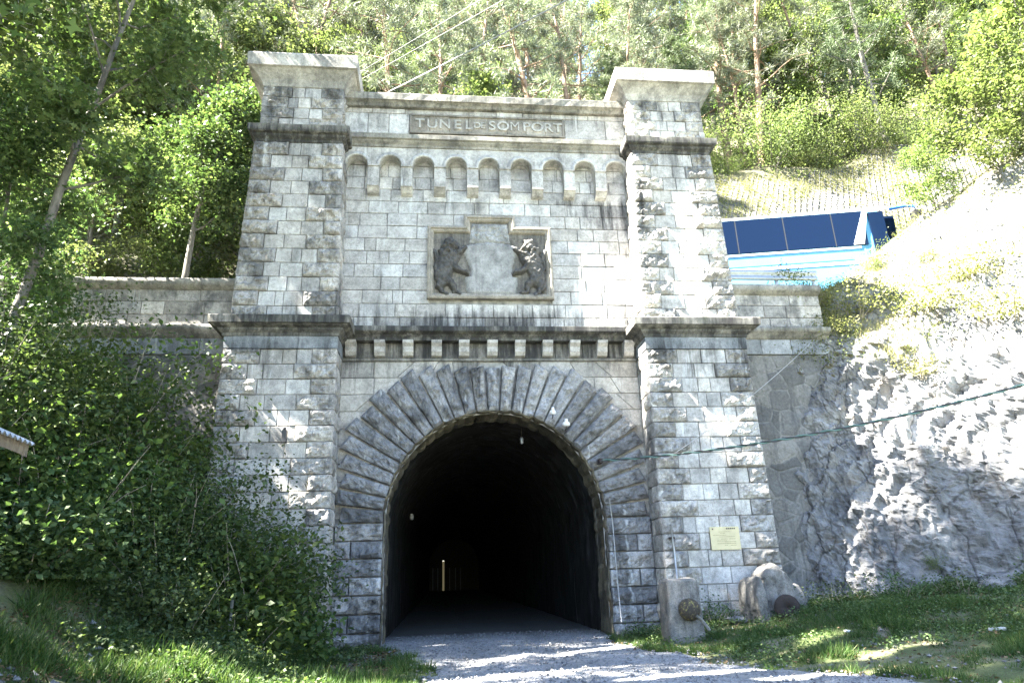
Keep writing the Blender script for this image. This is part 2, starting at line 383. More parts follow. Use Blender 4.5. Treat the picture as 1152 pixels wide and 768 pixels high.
M['ink'] = mat_simple('faded print', (.09, .07, .05), .7)
M['ink_pale'] = mat_simple('pale faded print', (.26, .21, .11), .7)
M['bluepaint'] = mat_simple('light blue coach paint', (.085, .26, .41), .3, var=.05, sc=2, bump=.01)
M['deepblue'] = mat_simple('deep blue coach paint', (.03, .13, .48), .3, var=.05, sc=2, bump=.01)
M['whitepaint'] = mat_simple('white coach paint', (.5, .52, .54), .3, var=.03, sc=2, bump=.01)
t = NT('dark blue tinted glass'); M['glass'] = t.out(t.pbr((.004, .010, .028), .12, None, 0., .1))
M['tyre'] = mat_simple('tyre rubber', (.02, .02, .02), .85)
M['sheet'] = mat_simple('corrugated zinc sheet', (.42, .44, .47), .5, .2, sc=5)
M['wood'] = mat_bark('old boards', (.10, .08, .06), (.20, .17, .13), 14)
M['litter'] = mat_simple('white litter', (.42, .42, .40), .6)
M['gate'] = mat_simple('dark gate boards', (.10, .09, .075), .8)
t = NT('pale lamp light'); M['lamp'] = t.out(t.n('ShaderNodeEmission', {'Color': (1., .86, .48, 1), 'Strength': .0065}).outputs[0])
rng = np.random.default_rng(7)
ZC = 6.31          # underside of the middle cornice
def inner_lo(z): return 3.55 + .012 * z
def outer_lo(z): return 6.12 - .012 * z
def inner_up(z): return 3.66 + .021 * (z - 7)
def outer_up(z): return 6.01 - .025 * (z - 7)
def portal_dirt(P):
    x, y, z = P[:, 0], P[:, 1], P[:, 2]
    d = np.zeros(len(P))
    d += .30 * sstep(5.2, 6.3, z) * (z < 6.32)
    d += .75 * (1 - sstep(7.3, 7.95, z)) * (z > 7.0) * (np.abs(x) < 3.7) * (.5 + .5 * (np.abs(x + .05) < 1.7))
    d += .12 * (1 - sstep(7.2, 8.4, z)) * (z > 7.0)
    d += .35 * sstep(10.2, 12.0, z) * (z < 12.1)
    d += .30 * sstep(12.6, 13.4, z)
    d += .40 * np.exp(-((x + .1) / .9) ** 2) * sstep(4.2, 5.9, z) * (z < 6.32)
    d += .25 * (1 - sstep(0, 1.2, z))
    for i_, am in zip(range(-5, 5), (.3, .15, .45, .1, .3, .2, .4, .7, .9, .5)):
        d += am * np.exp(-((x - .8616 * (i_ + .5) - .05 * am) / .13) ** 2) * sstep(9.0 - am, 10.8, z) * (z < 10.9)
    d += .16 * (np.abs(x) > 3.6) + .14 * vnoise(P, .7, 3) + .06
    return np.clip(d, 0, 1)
def course_edges(z0, z1, h):
    n = max(1, round((z1 - z0) / h)); return np.linspace(z0, z1, n + 1)
def fill_course(acc, fr, u0, u1, v0, v1, rng, mean=.72, h=0., warm=.5, cutfn=None, dirt=0.):
    """a course of smooth ashlar between u0 and u1 (pairs: value at bottom, at top)"""
    L = u1[0] - u0[0]
    if L < .12: return
    w = []
    while sum(w) < L: w.append(max(.3, rng.normal(mean, mean * .28)))
    w = np.array(w); w *= L / w.sum()
    e = np.r_[0, np.cumsum(w)] / L
    for a, b in zip(e[:-1], e[1:]):
        p = [(u0[0] + (u1[0] - u0[0]) * a, v0), (u0[0] + (u1[0] - u0[0]) * b, v0), (u0[1] + (u1[1] - u0[1]) * b, v1), (u0[1] + (u1[1] - u0[1]) * a, v1)]
        stone(acc, fr, p, h=h, rng=rng, warm=warm, dirt=dirt)
def tower_face(smooth, roughacc, fr, ue, z0, z1, rng, h=.36, bulge=.105, quoin=(1, 1), edge=.035, mean=.6, warm=.45, phase=0):
    """one face of a tower; ue(z) gives its two edges; quoin = rock-faced stones at (start, end)"""
    ed = course_edges(z0, z1, h)
    for k, (a, b) in enumerate(zip(ed[:-1], ed[1:])):
        a0, a1 = ue(a); b0, b1 = ue(b)
        ql = (.78 if (k + phase) % 2 else .5) + rng.normal(0, .05); qr = (.78 if (k + phase) % 2 == 0 else .5) + rng.normal(0, .05)
        L0, L1, R0, R1 = a0, b0, a1, b1
        if quoin[0]:
            stone(roughacc, fr, [(a0 - edge, a), (a0 + ql, a), (b0 + ql, b), (b0 - edge, b)], h=.015, bulge=bulge * rng.uniform(.6, 1.25), rough=.075, seed=int(rng.integers(9999)), rng=rng, warm=warm)
            L0, L1 = a0 + ql, b0 + ql
        if quoin[1]:
            stone(roughacc, fr, [(a1 - qr, a), (a1 + edge, a), (b1 + edge, b), (b1 - qr, b)], h=.015, bulge=bulge * rng.uniform(.6, 1.25), rough=.075, seed=int(rng.integers(9999)), rng=rng, warm=warm)
            R0, R1 = a1 - qr, b1 - qr
        fill_course(smooth, fr, (L0, L1), (R0, R1), a, b, rng, mean=mean, warm=warm)
def frustum(acc, b, t, col=(.5, 0, .5)):
    (x0, x1, y0, y1, z0), (X0, X1, Y0, Y1, z1) = b, t
    acc.add([(x0, y0, z0), (x0, y0, z0), (x1, y0, z0)][:0] + [(x0, y0, z0), (X0, Y0, z1), (x0, y1, z0), (X0, Y1, z1), (x1, y0, z0), (X1, Y0, z1), (x1, y1, z0), (X1, Y1, z1)], BOXQ, col=col)

portal = thing('tunnel_portal', (0, 0, 0), 'weathered grey stone tunnel portal with two capped towers, carved arms and a round arch', 'tunnel portal')
YLO, YUP, YB = -.90, -.80, 1.55
for s in (-1, 1):
    tw = Acc()
    frustum(tw, (*sorted((s * (inner_lo(0) + .05), s * (outer_lo(0) - .05))), YLO + .05, YB, -.3), (*sorted((s * (inner_lo(6.3) + .05), s * (outer_lo(6.3) - .05))), YLO + .05, YB, 6.4))
    frustum(tw, (*sorted((s * (inner_up(7) + .05), s * (outer_up(7) - .05))), YUP + .05, YB, 6.4), (*sorted((s * (inner_up(12) + .05), s * (outer_up(12) - .05))), YUP + .05, YB, 12.0))
    frustum(tw, (*sorted((s * 3.87, s * 5.75)), YUP + .06, YB, 12.0), (*sorted((s * 3.87, s * 5.75)), YUP + .06, YB, 13.9))
    tower = tw.build('tower', M['mortar'], portal, smooth=False)
    tag(tower, 'left stone tower of the portal, half hidden by bushes' if s < 0 else 'right stone tower of the portal, carrying a yellow plaque')
    sm, rg = Acc(), Acc()
    lo = (lambda z: (-outer_lo(z), -inner_lo(z))) if s < 0 else (lambda z: (inner_lo(z), outer_lo(z)))
    up = (lambda z: (-outer_up(z), -inner_up(z))) if s < 0 else (lambda z: (inner_up(z), outer_up(z)))
    FF = Frame((0, YLO, 0), (1, 0, 0), (0, -1, 0)); FU = Frame((0, YUP, 0), (1, 0, 0), (0, -1, 0))
    tower_face(sm, rg, FF, lo, -.05, ZC - .02, rng, phase=0)
    tower_face(sm, rg, FU, up, 7.0, 11.8, rng, phase=1)
    at = (lambda z: (-5.8, -3.82)) if s < 0 else (lambda z: (3.82, 5.8))
    tower_face(sm, rg, FU, at, 12.22, 13.48, rng, h=.315, bulge=.035, mean=.5)
    # side faces (return walls)
    for side in (-1, 1):                       # -1 faces -x, +1 faces +x
        for (fx, z0, z1, yf, bl) in ((lambda z: None, -.05, ZC - .02, YLO, .06),):
            pass
        def xs(z, upper):
            i, o = (inner_up(z), outer_up(z)) if upper else (inner_lo(z), outer_lo(z))
            xx = sorted((s * i, s * o)); return xx[0] if side < 0 else xx[1]
        for upper, z0, z1, yf in ((False, -.05, ZC - .02, YLO), (True, 7.0, 11.8, YUP)):
            x_a, x_b = xs(z0, upper), xs(z1, upper)
            if side < 0: fr = Frame((0, 0, 0), (0, -1, 0), (-1, 0, 0)); ue = lambda z, yf=yf: (-YB, -yf)
            else: fr = Frame((0, 0, 0), (0, 1, 0), (1, 0, 0)); ue = lambda z, yf=yf: (yf, YB)
            # each course stands at its own x so the batter is followed
            ed = course_edges(z0, z1, .36)
            for k, (a, b) in enumerate(zip(ed[:-1], ed[1:])):
                xm = xs((a + b) / 2, upper); fr.O = np.array([xm, 0, 0.])
                u0, u1 = ue(a); q = .5 if (k + s) % 2 else .75
                if side < 0: P4 = rect(u1 - q, u1 + .03, a, b); fill = (u0, u1 - q)
                else: P4 = rect(u0 - .03, u0 + q, a, b); fill = (u0 + q, u1)
                stone(rg, fr, P4, h=.015, bulge=.055 * rng.uniform(.6, 1.2), rough=.025, seed=int(rng.integers(9999)), rng=rng, warm=.45)
                fill_course(sm, fr, (fill[0],) * 2, (fill[1],) * 2, a, b, rng, mean=.6, warm=.45)
        xm = (sorted((s * 3.82, s * 5.8)))[0 if side < 0 else 1]
        fr = Frame((xm, 0, 0), (0, -1, 0), (-1, 0, 0)) if side < 0 else Frame((xm, 0, 0), (0, 1, 0), (1, 0, 0))
        tower_face(sm, rg, fr, (lambda z: (-YB, -YUP)) if side < 0 else (lambda z: (YUP, YB)), 12.22, 13.48, rng, h=.315, bulge=.035, quoin=(0, 1) if side < 0 else (1, 0), mean=.5)
    # children of the tower: parented to the portal through the tower
    def sub(acc, name, mat, d=portal_dirt, smooth=True):
        o = acc.build(name, mat, None, smooth, d); o.parent = tower; o.location = (0, 0, 0); return o
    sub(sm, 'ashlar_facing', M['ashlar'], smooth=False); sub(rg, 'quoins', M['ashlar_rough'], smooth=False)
    # frieze band + middle cornice
    xi, xo = sorted((s * 3.60, s * 6.06))
    def path(grow, yf, yb=YB): return [(xi - grow, yb, -1, 0), (xi - grow, yf - grow, -1, -1), (xo + grow, yf - grow, 1, -1), (xo + grow, yb, 1, 0)]
    fz = Acc(); sweep_profile(fz, [(-.1, ZC - .02), (.02, ZC - .02), (.02, 6.58), (-.1, 6.58)], path(0, -.93), col=(0, .15, .2), seed=3 + s)
    sub(fz, 'frieze', M['frieze'], smooth=False)
    cn = Acc(); sweep_profile(cn, [(-.05, 6.57), (.05, 6.58), (.06, 6.64), (.13, 6.70), (.14, 6.74), (.24, 6.78), (.25, 6.80), (.31, 6.81), (.32, 6.97), (.29, 7.0), (-.05, 7.04)], path(0, -.93), col=(0, .6, .5), seed=11 + s, chips=.04)
    box(cn, xi + .04, xo - .04, -.85, YB, 6.6, 7.03)
    sub(cn, 'cornice', M['trim'], smooth=False)
    xi, xo = sorted((s * 3.80, s * 5.84))
    c2 = Acc(); sweep_profile(c2, [(-.05, 11.78), (.03, 11.80), (.04, 11.86), (.12, 11.93), (.13, 11.98), (.2, 12.0), (.22, 12.03), (.23, 12.19), (.2, 12.21), (-.06, 12.25)], path(0, YUP), col=(0, .4, .5), seed=31 + s, chips=.04)
    box(c2, xi + .05, xo - .05, YUP + .05, YB, 11.8, 12.24)
    sub(c2, 'upper_cornice', M['trim'], smooth=False)
    xi, xo = sorted((s * 3.80, s * 5.82))
    cp = Acc(); sweep_profile(cp, [(-.03, 13.47), (.02, 13.49), (.04, 13.56), (.09, 13.66), (.19, 13.77), (.30, 13.86), (.37, 13.87), (.38, 14.22), (.36, 14.27), (-.6, 14.36)], path(0, YUP), col=(0, .0, .45), seed=51 + s, chips=.05)
    box(cp, xi - .33, xo + .33, YUP - .3, YB + .35, 13.86, 14.27, col=(.5, .1, .5)); box(cp, xi + .5, xo - .5, YUP + .5, YB - .3, 14.2, 14.37)
    sub(cp, 'cap_stone', M['cap'], smooth=False)

# ------------------------------------------------ upper wall between the towers
F0 = Frame((0, 0, 0), (1, 0, 0), (0, -1, 0))
wall = Acc(); box(wall, -3.9, 3.9, .05, 1.5, 6.3, 13.6)
wc = wall.build('wall_core', M['mortar'], portal, smooth=False)
uw = Acc(); ed = course_edges(7.05, 12.1, .364)
for a, b in zip(ed[:-1], ed[1:]):
    segs = [(-3.9, 3.9)]
    if b > 8.0 and a < 9.8: segs = [(-3.9, -1.55), (1.55, 3.9)]
    elif b > 9.8 and a < 10.15: segs = [(-3.9, -.6), (.6, 3.9)]
    for u0, u1 in segs: fill_course(uw, F0, (u0, u0), (u1, u1), a, b, rng, mean=.72, warm=.3)
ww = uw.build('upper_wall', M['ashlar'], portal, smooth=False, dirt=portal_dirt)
# middle cornice between the towers with its modillions
mc = Acc(); sweep_profile(mc, [(-.1, 6.72), (.22, 6.73), (.24, 6.80), (.30, 6.86), (.40, 6.90), (.42, 6.92), (.42, 7.03), (.38, 7.05), (-.06, 7.08)], [(-3.62, 0, 0, -1), (3.62, 0, 0, -1)], col=(0, 1., .5), seed=5, chips=.05)
sweep_profile(mc, [(-.1, 6.26), (.05, 6.27), (.06, 6.33), (.01, 6.35)], [(-3.62, 0, 0, -1), (3.62, 0, 0, -1)], col=(0, .5, .5), seed=6)
mc.build('middle_cornice', M['trim'], portal, False)
fr_ = Acc(); fill_course(fr_, F0, (-3.62,) * 2, (3.62,) * 2, 6.34, 6.73, rng, mean=.68, h=.01, warm=.6, dirt=.85)
fr_.build('modillion_frieze', M['trim'], portal, smooth=False)
def modillion(x):
    a = Acc(); w = .125
    pr = [(.0, 6.36), (.12, 6.38), (.19, 6.46), (.21, 6.58), (.30, 6.66), (.31, 6.725), (0, 6.725)]
    V = [(x + sx * w, -o, z) for sx in (-1, 1) for o, z in pr]; n = len(pr)
    Q = [(i, i + n, i + 1 + n, i + 1) for i in range(n - 1)]
    T = [(0, i, i + 1) for i in range(1, n - 1)] + [(n, n + i + 1, n + i) for i in range(1, n - 1)]
    a.add(V, Q, T, col=(rng.uniform(.1, .6), .22, .6)); return a
for i in range(-5, 6): modillion(.678 * i + rng.normal(0, .006)).build('modillion', M['ashlar'], portal, smooth=False)

# ------------------------------------------------ arcade under the top ledge
SP, AR, ZS, YA = .8616, .275, 11.55, -.30
ar = Acc()
for i in range(-4, 5):
    cx = SP * i; th = np.linspace(0, PI, 17)
    ix, iz = cx + AR * np.cos(th), ZS + AR * np.sin(th)
    k = np.minimum(SP / 2 / np.maximum(np.abs(np.cos(th)), 1e-6), (12.09 - ZS) / np.maximum(np.sin(th), 1e-6))
    ox, oz = cx + k * np.cos(th), ZS + k * np.sin(th)
    # include the rectangle corners
    n = 17; t = rng.random()
    V = np.concatenate([np.stack([ix, np.full(n, YA), iz], 1), np.stack([ox, np.full(n, YA), oz], 1), np.stack([ix, np.full(n, .02), iz], 1)])
    Q = [(j + 1, j, n + j, n + j + 1) for j in range(n - 1)] + [(j, j + 1, 2 * n + j + 1, 2 * n + j) for j in range(n - 1)]
    ar.add(V, Q, col=(.35 + .4 * t, .25, .35))
    for sx in (-1, 1):
        ar.add([(cx + sx * SP / 2, YA + .002, ZS), (cx + sx * SP / 2, YA + .002, 12.09), (cx + sx * SP / 2 * .55, YA + .002, 12.09)], T=[(0, 1, 2)], col=(.35 + .4 * t, .25, .35))
ar.build('arcade', M['ashlar'], portal, smooth=False)
for i in range(-4, 5):
    a = Acc(); th = np.linspace(0, PI, 21); pr = [(.0, 0), (.0, .035), (.03, .045), (.05, .03), (.09, .03), (.095, 0)]
    V = [[(SP * i + (AR + .004 + r) * math.cos(t), YA - o, ZS + (AR + .004 + r) * math.sin(t)) for r, o in pr] for t in th]
    a.add(np.array(V).reshape(-1, 3), grid_quads(21, len(pr)), col=(rng.random() * .5 + .3, .15, .3)); a.build('arch_moulding', M['ashlar'], portal)
for i in range(-5, 5):
    x = SP * (i + .5); w = .150; a = Acc()
    x0, x1 = max(x - w, -3.86), min(x + w, 3.86)
    a_z = [(0, 10.80), (.12, 10.83), (.24, 10.93), (.29, 10.95), (.30, 11.50), (.34, 11.51), (.34, 11.55), (0, 11.55)]
    V = [(xx, -o, z) for xx in (x0, x1) for o, z in a_z]; n = len(a_z)
    Q = [(j, j + n, j + 1 + n, j + 1) for j in range(n - 1)]; T = [(0, j, j + 1) for j in range(1, n - 1)] + [(n, n + j + 1, n + j) for j in range(1, n - 1)]
    a.add(V, Q, T, col=(rng.uniform(.3, .8), .35, .4)); a.build('corbel', M['ashlar'], portal, smooth=False)
ld = Acc(); sweep_profile(ld, [(.25, 12.08), (.33, 12.09), (.35, 12.15), (.42, 12.21), (.43, 12.24), (.49, 12.26), (.5, 12.38), (.46, 12.41), (.2, 12.58)], [(-3.84, 0, 0, -1), (3.84, 0, 0, -1)], col=(0, .35, .5), seed=61, chips=.03)
ld.build('ledge', M['trim'], portal, False)
pw = Acc(); FP = Frame((0, -.25, 0), (1, 0, 0), (0, -1, 0)); box(pw, -3.9, 3.9, -.20, 1.2, 12.1, 13.4)
fill_course(pw, FP, (-3.85,) * 2, (-2.12,) * 2, 12.56, 13.2, rng, mean=.72, warm=.2); fill_course(pw, FP, (2.12,) * 2, (3.85,) * 2, 12.56, 13.2, rng, mean=.72, warm=.2)
fill_course(pw, FP, (-3.85,) * 2, (3.85,) * 2, 13.2, 13.36, rng, mean=.85, warm=.7)
pw.build('parapet_wall', M['ashlar'], portal, smooth=False, dirt=portal_dirt)
co = Acc(); sweep_profile(co, [(0, 13.35), (.10, 13.36), (.14, 13.42), (.2, 13.46), (.25, 13.47), (.26, 13.66), (.23, 13.69), (-1.2, 13.72)], [(-3.84, -.25, 0, -1), (3.84, -.25, 0, -1)], col=(0, .5, .5), seed=71, chips=.06)
co.build('parapet_coping', M['trim'], portal, False)

# ------------------------------------------------ inscription
ins = Acc(); e = np.linspace(-2.1, 2.1, 9)
for a, b in zip(e[:-1], e[1:]): stone(ins, FP, rect(a, b, 12.60, 13.17), h=.012, rng=rng, warm=.7, joint=.002)
plq = ins.build('inscription_panel', M['brown'], portal, smooth=False)
fb = Acc()
for (a, b, c, d) in ((-2.1, 2.1, 13.13, 13.18), (-2.1, 2.1, 12.58, 12.63), (-2.1, -2.05, 12.63, 13.13), (2.05, 2.1, 12.63, 13.13)): box(fb, a, b, -.30, -.255, c, d, col=(.3, .3, .7))
fo = fb.build('frame', M['brown'], None, smooth=False); fo.parent = plq
def text_obj(s, size, mat, loc, rot=(PI / 2, 0, 0), depth=.012, name='letter', parent=None, align='CENTER', bevel=0., sx=1.):
    cu = bpy.data.curves.new(name, 'FONT'); cu.body = s; cu.size = size; cu.extrude = depth; cu.align_x = align; cu.align_y = 'CENTER'; cu.bevel_depth = bevel
    cu.offset = 0 if s == 'M' else size * .012
    ob = bpy.data.objects.new(name, cu); COL.objects.link(ob)
    me = bpy.data.meshes.new_from_object(ob.evaluated_get(bpy.context.evaluated_depsgraph_get())); COL.objects.unlink(ob); bpy.data.objects.remove(ob)
    o = bpy.data.objects.new(name, me); COL.objects.link(o); me.materials.clear(); me.materials.append(mat)
    ca = me.color_attributes.new('col', 'FLOAT_COLOR', 'POINT'); ca.data.foreach_set('color', np.tile([.45, 0.0, .3, 1], len(me.vertices)).astype(np.float32))
    o.location = loc; o.rotation_euler = rot; o.scale = (sx, 1, 1)
    if parent is not None: o.parent = parent
    return o
lx = [(-1.83, 'T'), (-1.50, 'U'), (-1.16, 'N'), (-.82, 'E'), (-.52, 'L'), (-.285, 'D'), (-.13, 'E'), (.12, 'S'), (.42, 'O'), (.74, 'M'), (1.06, 'P'), (1.36, 'O'), (1.66, 'R'), (1.93, 'T')]
for x, ch in lx:
    small = x in (-.285, -.13)
    text_obj(ch, .25 if small else .40, M['cap'], (x, -.268 - .0015 * (lx.index((x, ch)) % 3), 12.875), depth=.03, parent=plq, sx=.92 if ch == 'M' else 1.08)

# ------------------------------------------------ coat of arms
arms = Acc()
box(arms, -1.56, 1.56, -.02, .06, 7.92, 9.86, col=(.1, .5, .5)); box(arms, -.62, .62, -.021, .06, 9.8, 10.17, col=(.1, .5, .5))
coat = arms.build('coat_of_arms', M['brown'], portal, smooth=False)
outl = [(-1.60, 7.88), (1.60, 7.88), (1.60, 9.90), (.66, 9.90), (.66, 10.22), (-.66, 10.22), (-.66, 9.90), (-1.60, 9.90)]
pr = [(0, .0), (.0, .13), (.04, .15), (.07, .15), (.09, .11), (.13, .10), (.16, .06), (.17, -.0)]
fa = Acc(); n = len(outl); W = []
for i, p in enumerate(outl):
    a = np.array(outl[i - 1]); b = np.array(p); c = np.array(outl[(i + 1) % n])
    d1 = (b - a) / np.linalg.norm(b - a); d2 = (c - b) / np.linalg.norm(c - b)
    n1 = np.array([-d1[1], d1[0]]); n2 = np.array([-d2[1], d2[0]])
    m = (n1 + n2) / (1 + n1 @ n2)
    W.append([(b[0] + m[0] * r, -o, b[1] + m[1] * r) for r, o in pr])
W.append(W[0]); fa.add(np.array(W).reshape(-1, 3), grid_quads(n + 1, len(pr)), col=(.75, .12, .85))
ff = fa.build('frame', M['brown'], None, smooth=False); ff.parent = coat
def relief(name, hf, x0, x1, z0, z1, res, mat, col, cut=.004, label=None):
    nx, nz = int((x1 - x0) / res), int((z1 - z0) / res)
    X, Z = np.meshgrid(np.linspace(x0, x1, nx), np.linspace(z0, z1, nz), indexing='ij')
    H = hf(X, Z); keep = H > cut
    V = np.stack([X, -.02 - np.maximum(H, -.01), Z], -1).reshape(-1, 3)
    q = grid_quads(nx, nz); k = keep.reshape(-1)
    q = q[k[q].any(1)]
    used = np.unique(q); mp = -np.ones(len(V), int); mp[used] = np.arange(len(used))
    a = Acc(); a.add(V[used], mp[q], col=col); o = a.build(name, mat, None); o.parent = coat
    if label: o['label'] = label
    return o
def shieldh(X, Z):
    t = np.clip((Z - 8.0) / 1.45, 0, 1)
    w = .62 - .16 * np.sin(t * PI) ** 2 * 0 + .10 * np.cos(t * 2 * PI + .4)
    w = np.where(t < .35, .66 - .5 * (0.35 - t) ** 2, w)
    e = np.minimum(w - np.abs(X - .02), np.minimum(Z - 8.02, 9.48 - .25 * np.abs(X) ** 2 - Z))
    return np.where(e > 0, .05 * np.sqrt(np.clip(e / .07, 0, 1)) + .015, -.01)
relief('shield', shieldh, -.85, .85, 7.95, 9.6, .03, M['shield'], (.2, .2, .5), label='worn blank stone shield with its charges erased')
def crownh(X, Z):
    e = np.minimum(.52 - np.abs(X) - .1 * (Z - 9.5), np.minimum(Z - 9.47, 10.02 - Z))
    n = vnoise(np.stack([X, X * 0, Z], -1), 14, 4) * .03 + vnoise(np.stack([X, X * 0, Z], -1), 30, 8) * .02
    return np.where(e > 0, np.clip(.03 + n, .006, 1) * np.clip(e / .05, 0, 1) + .004, -.01)
relief('crown', crownh, -.7, .7, 9.42, 10.08, .018, M['shield'], (.5, .3, .4), label='chiselled off rough remains of a carved crown')
caps = [  # capsules: (x, z, x, z, r0, r1, height) for the left lion, facing the shield
    (-1.10, 9.22, -1.02, 9.05, .17, .22, .17), (-1.02, 9.42, -.98, 9.36, .13, .12, .19), (-.93, 9.35, -.86, 9.31, .07, .05, .17),
    (-1.05, 9.05, -1.18, 8.62, .22, .18, .16), (-1.18, 8.62, -1.20, 8.42, .18, .17, .15),
    (-.98, 9.05, -.76, 9.18, .08, .06, .16), (-.76, 9.18, -.66, 9.28, .055, .06, .15), (-1.0, 8.85, -.78, 8.66, .08, .06, .16), (-.78, 8.66, -.64, 8.62, .06, .07, .16),
    (-1.18, 8.45, -1.30, 8.22, .13, .08, .14), (-1.30, 8.22, -1.22, 8.04, .07, .05, .12), (-1.22, 8.03, -1.10, 8.00, .05, .05, .12),
    (-1.15, 8.45, -.98, 8.30, .13, .09, .15), (-.98, 8.30, -.92, 8.10, .07, .055, .13), (-.92, 8.07, -.80, 8.03, .05, .05, .12),
    (-1.30, 8.5, -1.42, 8.75, .035, .035, .08), (-1.42, 8.75, -1.36, 9.0, .035, .03, .08), (-1.36, 9.0, -1.44, 9.22, .03, .06, .09)]
def lion(flip):
    def hf(X, Z):
        X = -X if flip else X
        H = np.full(X.shape, -.01)
        P = np.stack([X, X * 0 + (3 if flip else 0), Z], -1)
        wx = X + .035 * vnoise(P, 9, 1) ; wz = Z + .035 * vnoise(P, 9, 2)
        for (ax, az, bx, bz, r0, r1, h) in caps:
            dx, dz = bx - ax, bz - az; t = np.clip(((wx - ax) * dx + (wz - az) * dz) / (dx * dx + dz * dz), 0, 1)
            d = np.hypot(wx - ax - t * dx, wz - az - t * dz); r = (r0 + (r1 - r0) * t) * 1.22
            H = np.maximum(H, h * np.sqrt(np.clip(1 - (d / r) ** 2, 0, 1)) + np.where(d < r, .01, -.03))
        mane = np.exp(-((X + 1.04) ** 2 + (Z - 9.25) ** 2) / .05)
        H += np.where(H > 0, (.02 + .06 * mane) * vnoise(P, 15, 3) + .012 * vnoise(P, 34, 6), 0)
        return H
    return hf
relief('carved_lion', lion(False), -1.5, -.55, 7.95, 9.7, .017, M['lion'], (.35, .2, .5), label='rampant stone lion in relief to the left of the blank shield')
relief('carved_lion', lion(True), .55, 1.5, 7.95, 9.7, .017, M['lion'], (.5, .2, .6), label='rampant stone lion in relief to the right of the blank shield')

# ------------------------------------------------ lower wall with the arch
RC, ZCN = 2.5, 2.5      # arch radius and centre height
NV = 29
vs = Acc(); FV = Frame((0, -.05, 0), (1, 0, 0), (0, -1, 0))
def rout(th):
    c, s_ = abs(math.cos(th)), abs(math.sin(th))
    return min(4.08, 3.58 / max(c, 1e-6), (6.17 - ZCN) / max(s_, 1e-6))
for k in range(NV):
    t0, t1 = PI * k / NV, PI * (k + 1) / NV; tm = (t0 + t1) / 2
    ro = rout(tm) - (.0 if k % 2 else .07) - rng.uniform(0, .09); sk_ = -.05 * math.sin(4 * tm) * (1 if tm < PI / 2 else 1)
    c, s_ = math.cos(tm), math.sin(tm)
    hw_i = RC * math.tan((t1 - t0) / 2); hw_o = hw_i * ro / RC
    def pt(r, w): return (r * c - w * s_, ZCN + r * s_ + w * c)
    P4 = [pt(RC, hw_i), pt(RC, -hw_i), pt(ro - sk_, -hw_o * .97), pt(ro + sk_, hw_o * .97)]
    P4 = [(min(max(u, -3.58), 3.58), v) for u, v in P4]
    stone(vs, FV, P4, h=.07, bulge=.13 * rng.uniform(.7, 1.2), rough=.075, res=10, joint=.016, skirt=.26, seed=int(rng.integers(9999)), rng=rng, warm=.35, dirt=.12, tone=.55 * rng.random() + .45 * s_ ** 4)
# rock faced piers below the springing
for sgn in (-1, 1):
    ed = course_edges(-.12, ZCN, .372)
    for k, (a, b) in enumerate(zip(ed[:-1], ed[1:])):
        spl = 2.98 + (.22 if k % 2 else -.12)
        for (u0, u1) in (((2.5, spl), (spl, 3.56)) if k % 2 else ((2.5, 3.56),)):
            uu = sorted((sgn * u0, sgn * u1))
            stone(vs, FV, rect(uu[0], uu[1], a, b), h=.07, bulge=.12 * rng.uniform(.7, 1.2), rough=.075, res=10, joint=.01, skirt=.26, seed=int(rng.integers(9999)), rng=rng, warm=.35, dirt=.2)
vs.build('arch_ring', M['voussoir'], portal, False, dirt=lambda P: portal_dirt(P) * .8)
# intrados stones of the arch, seen from below
so = Acc(); pth = [(-2.47, z) for z in np.arange(-.15, ZCN, .09)] + [(-2.47 * math.cos(t), ZCN + 2.47 * math.sin(t)) for t in np.linspace(0, PI, NV * 3 + 1)] + [(2.47, z) for z in np.arange(ZCN, -.2, -.09)][1:]
pth = np.array(pth); ysf = np.r_[-.16, -.13, np.arange(-.08, 1.0, .07)]
V = np.zeros((len(pth), len(ysf), 3)); V[..., 0] = pth[:, :1]; V[..., 2] = pth[:, 1:]; V[..., 1] = ysf[None]
cz = np.minimum(V[..., 2], ZCN); D = np.stack([V[..., 0], V[..., 0] * 0, V[..., 2] - cz], -1); D /= np.linalg.norm(D, axis=-1, keepdims=True) + 1e-9; 
# towards the middle of the opening
ang_ = np.where(V[..., 2] > ZCN, np.arctan2(V[..., 2] - ZCN, -V[..., 0]) * NV / PI, V[..., 2] / .372 + 77 + 30 * (V[..., 0] > 0))
sid = np.floor(ang_ + .001); rv = (np.sin(sid * 91.7 + np.floor(V[..., 1] / .45 + (sid % 2) * .5) * 37.3) * 43758.5) % 1
fr_e = np.abs(ang_ - sid - .5) * 2
disp = -.03 * np.clip((1 - fr_e) / .25, 0, 1) - (rv - .5) * .03 + .02 * fbm(V, 5, 6, 3) + .03
disp = np.where(V[..., 1] < -.14, disp + .03, disp)
V = V + D * disp[..., None]
so.add(V.reshape(-1, 3), grid_quads(len(pth), len(ysf)), col=np.stack([rv, rv * 0 + .2, rv * 0 + .7], -1).reshape(-1, 3))
so.build('arch_soffit', M['soffit'], portal, smooth=False)
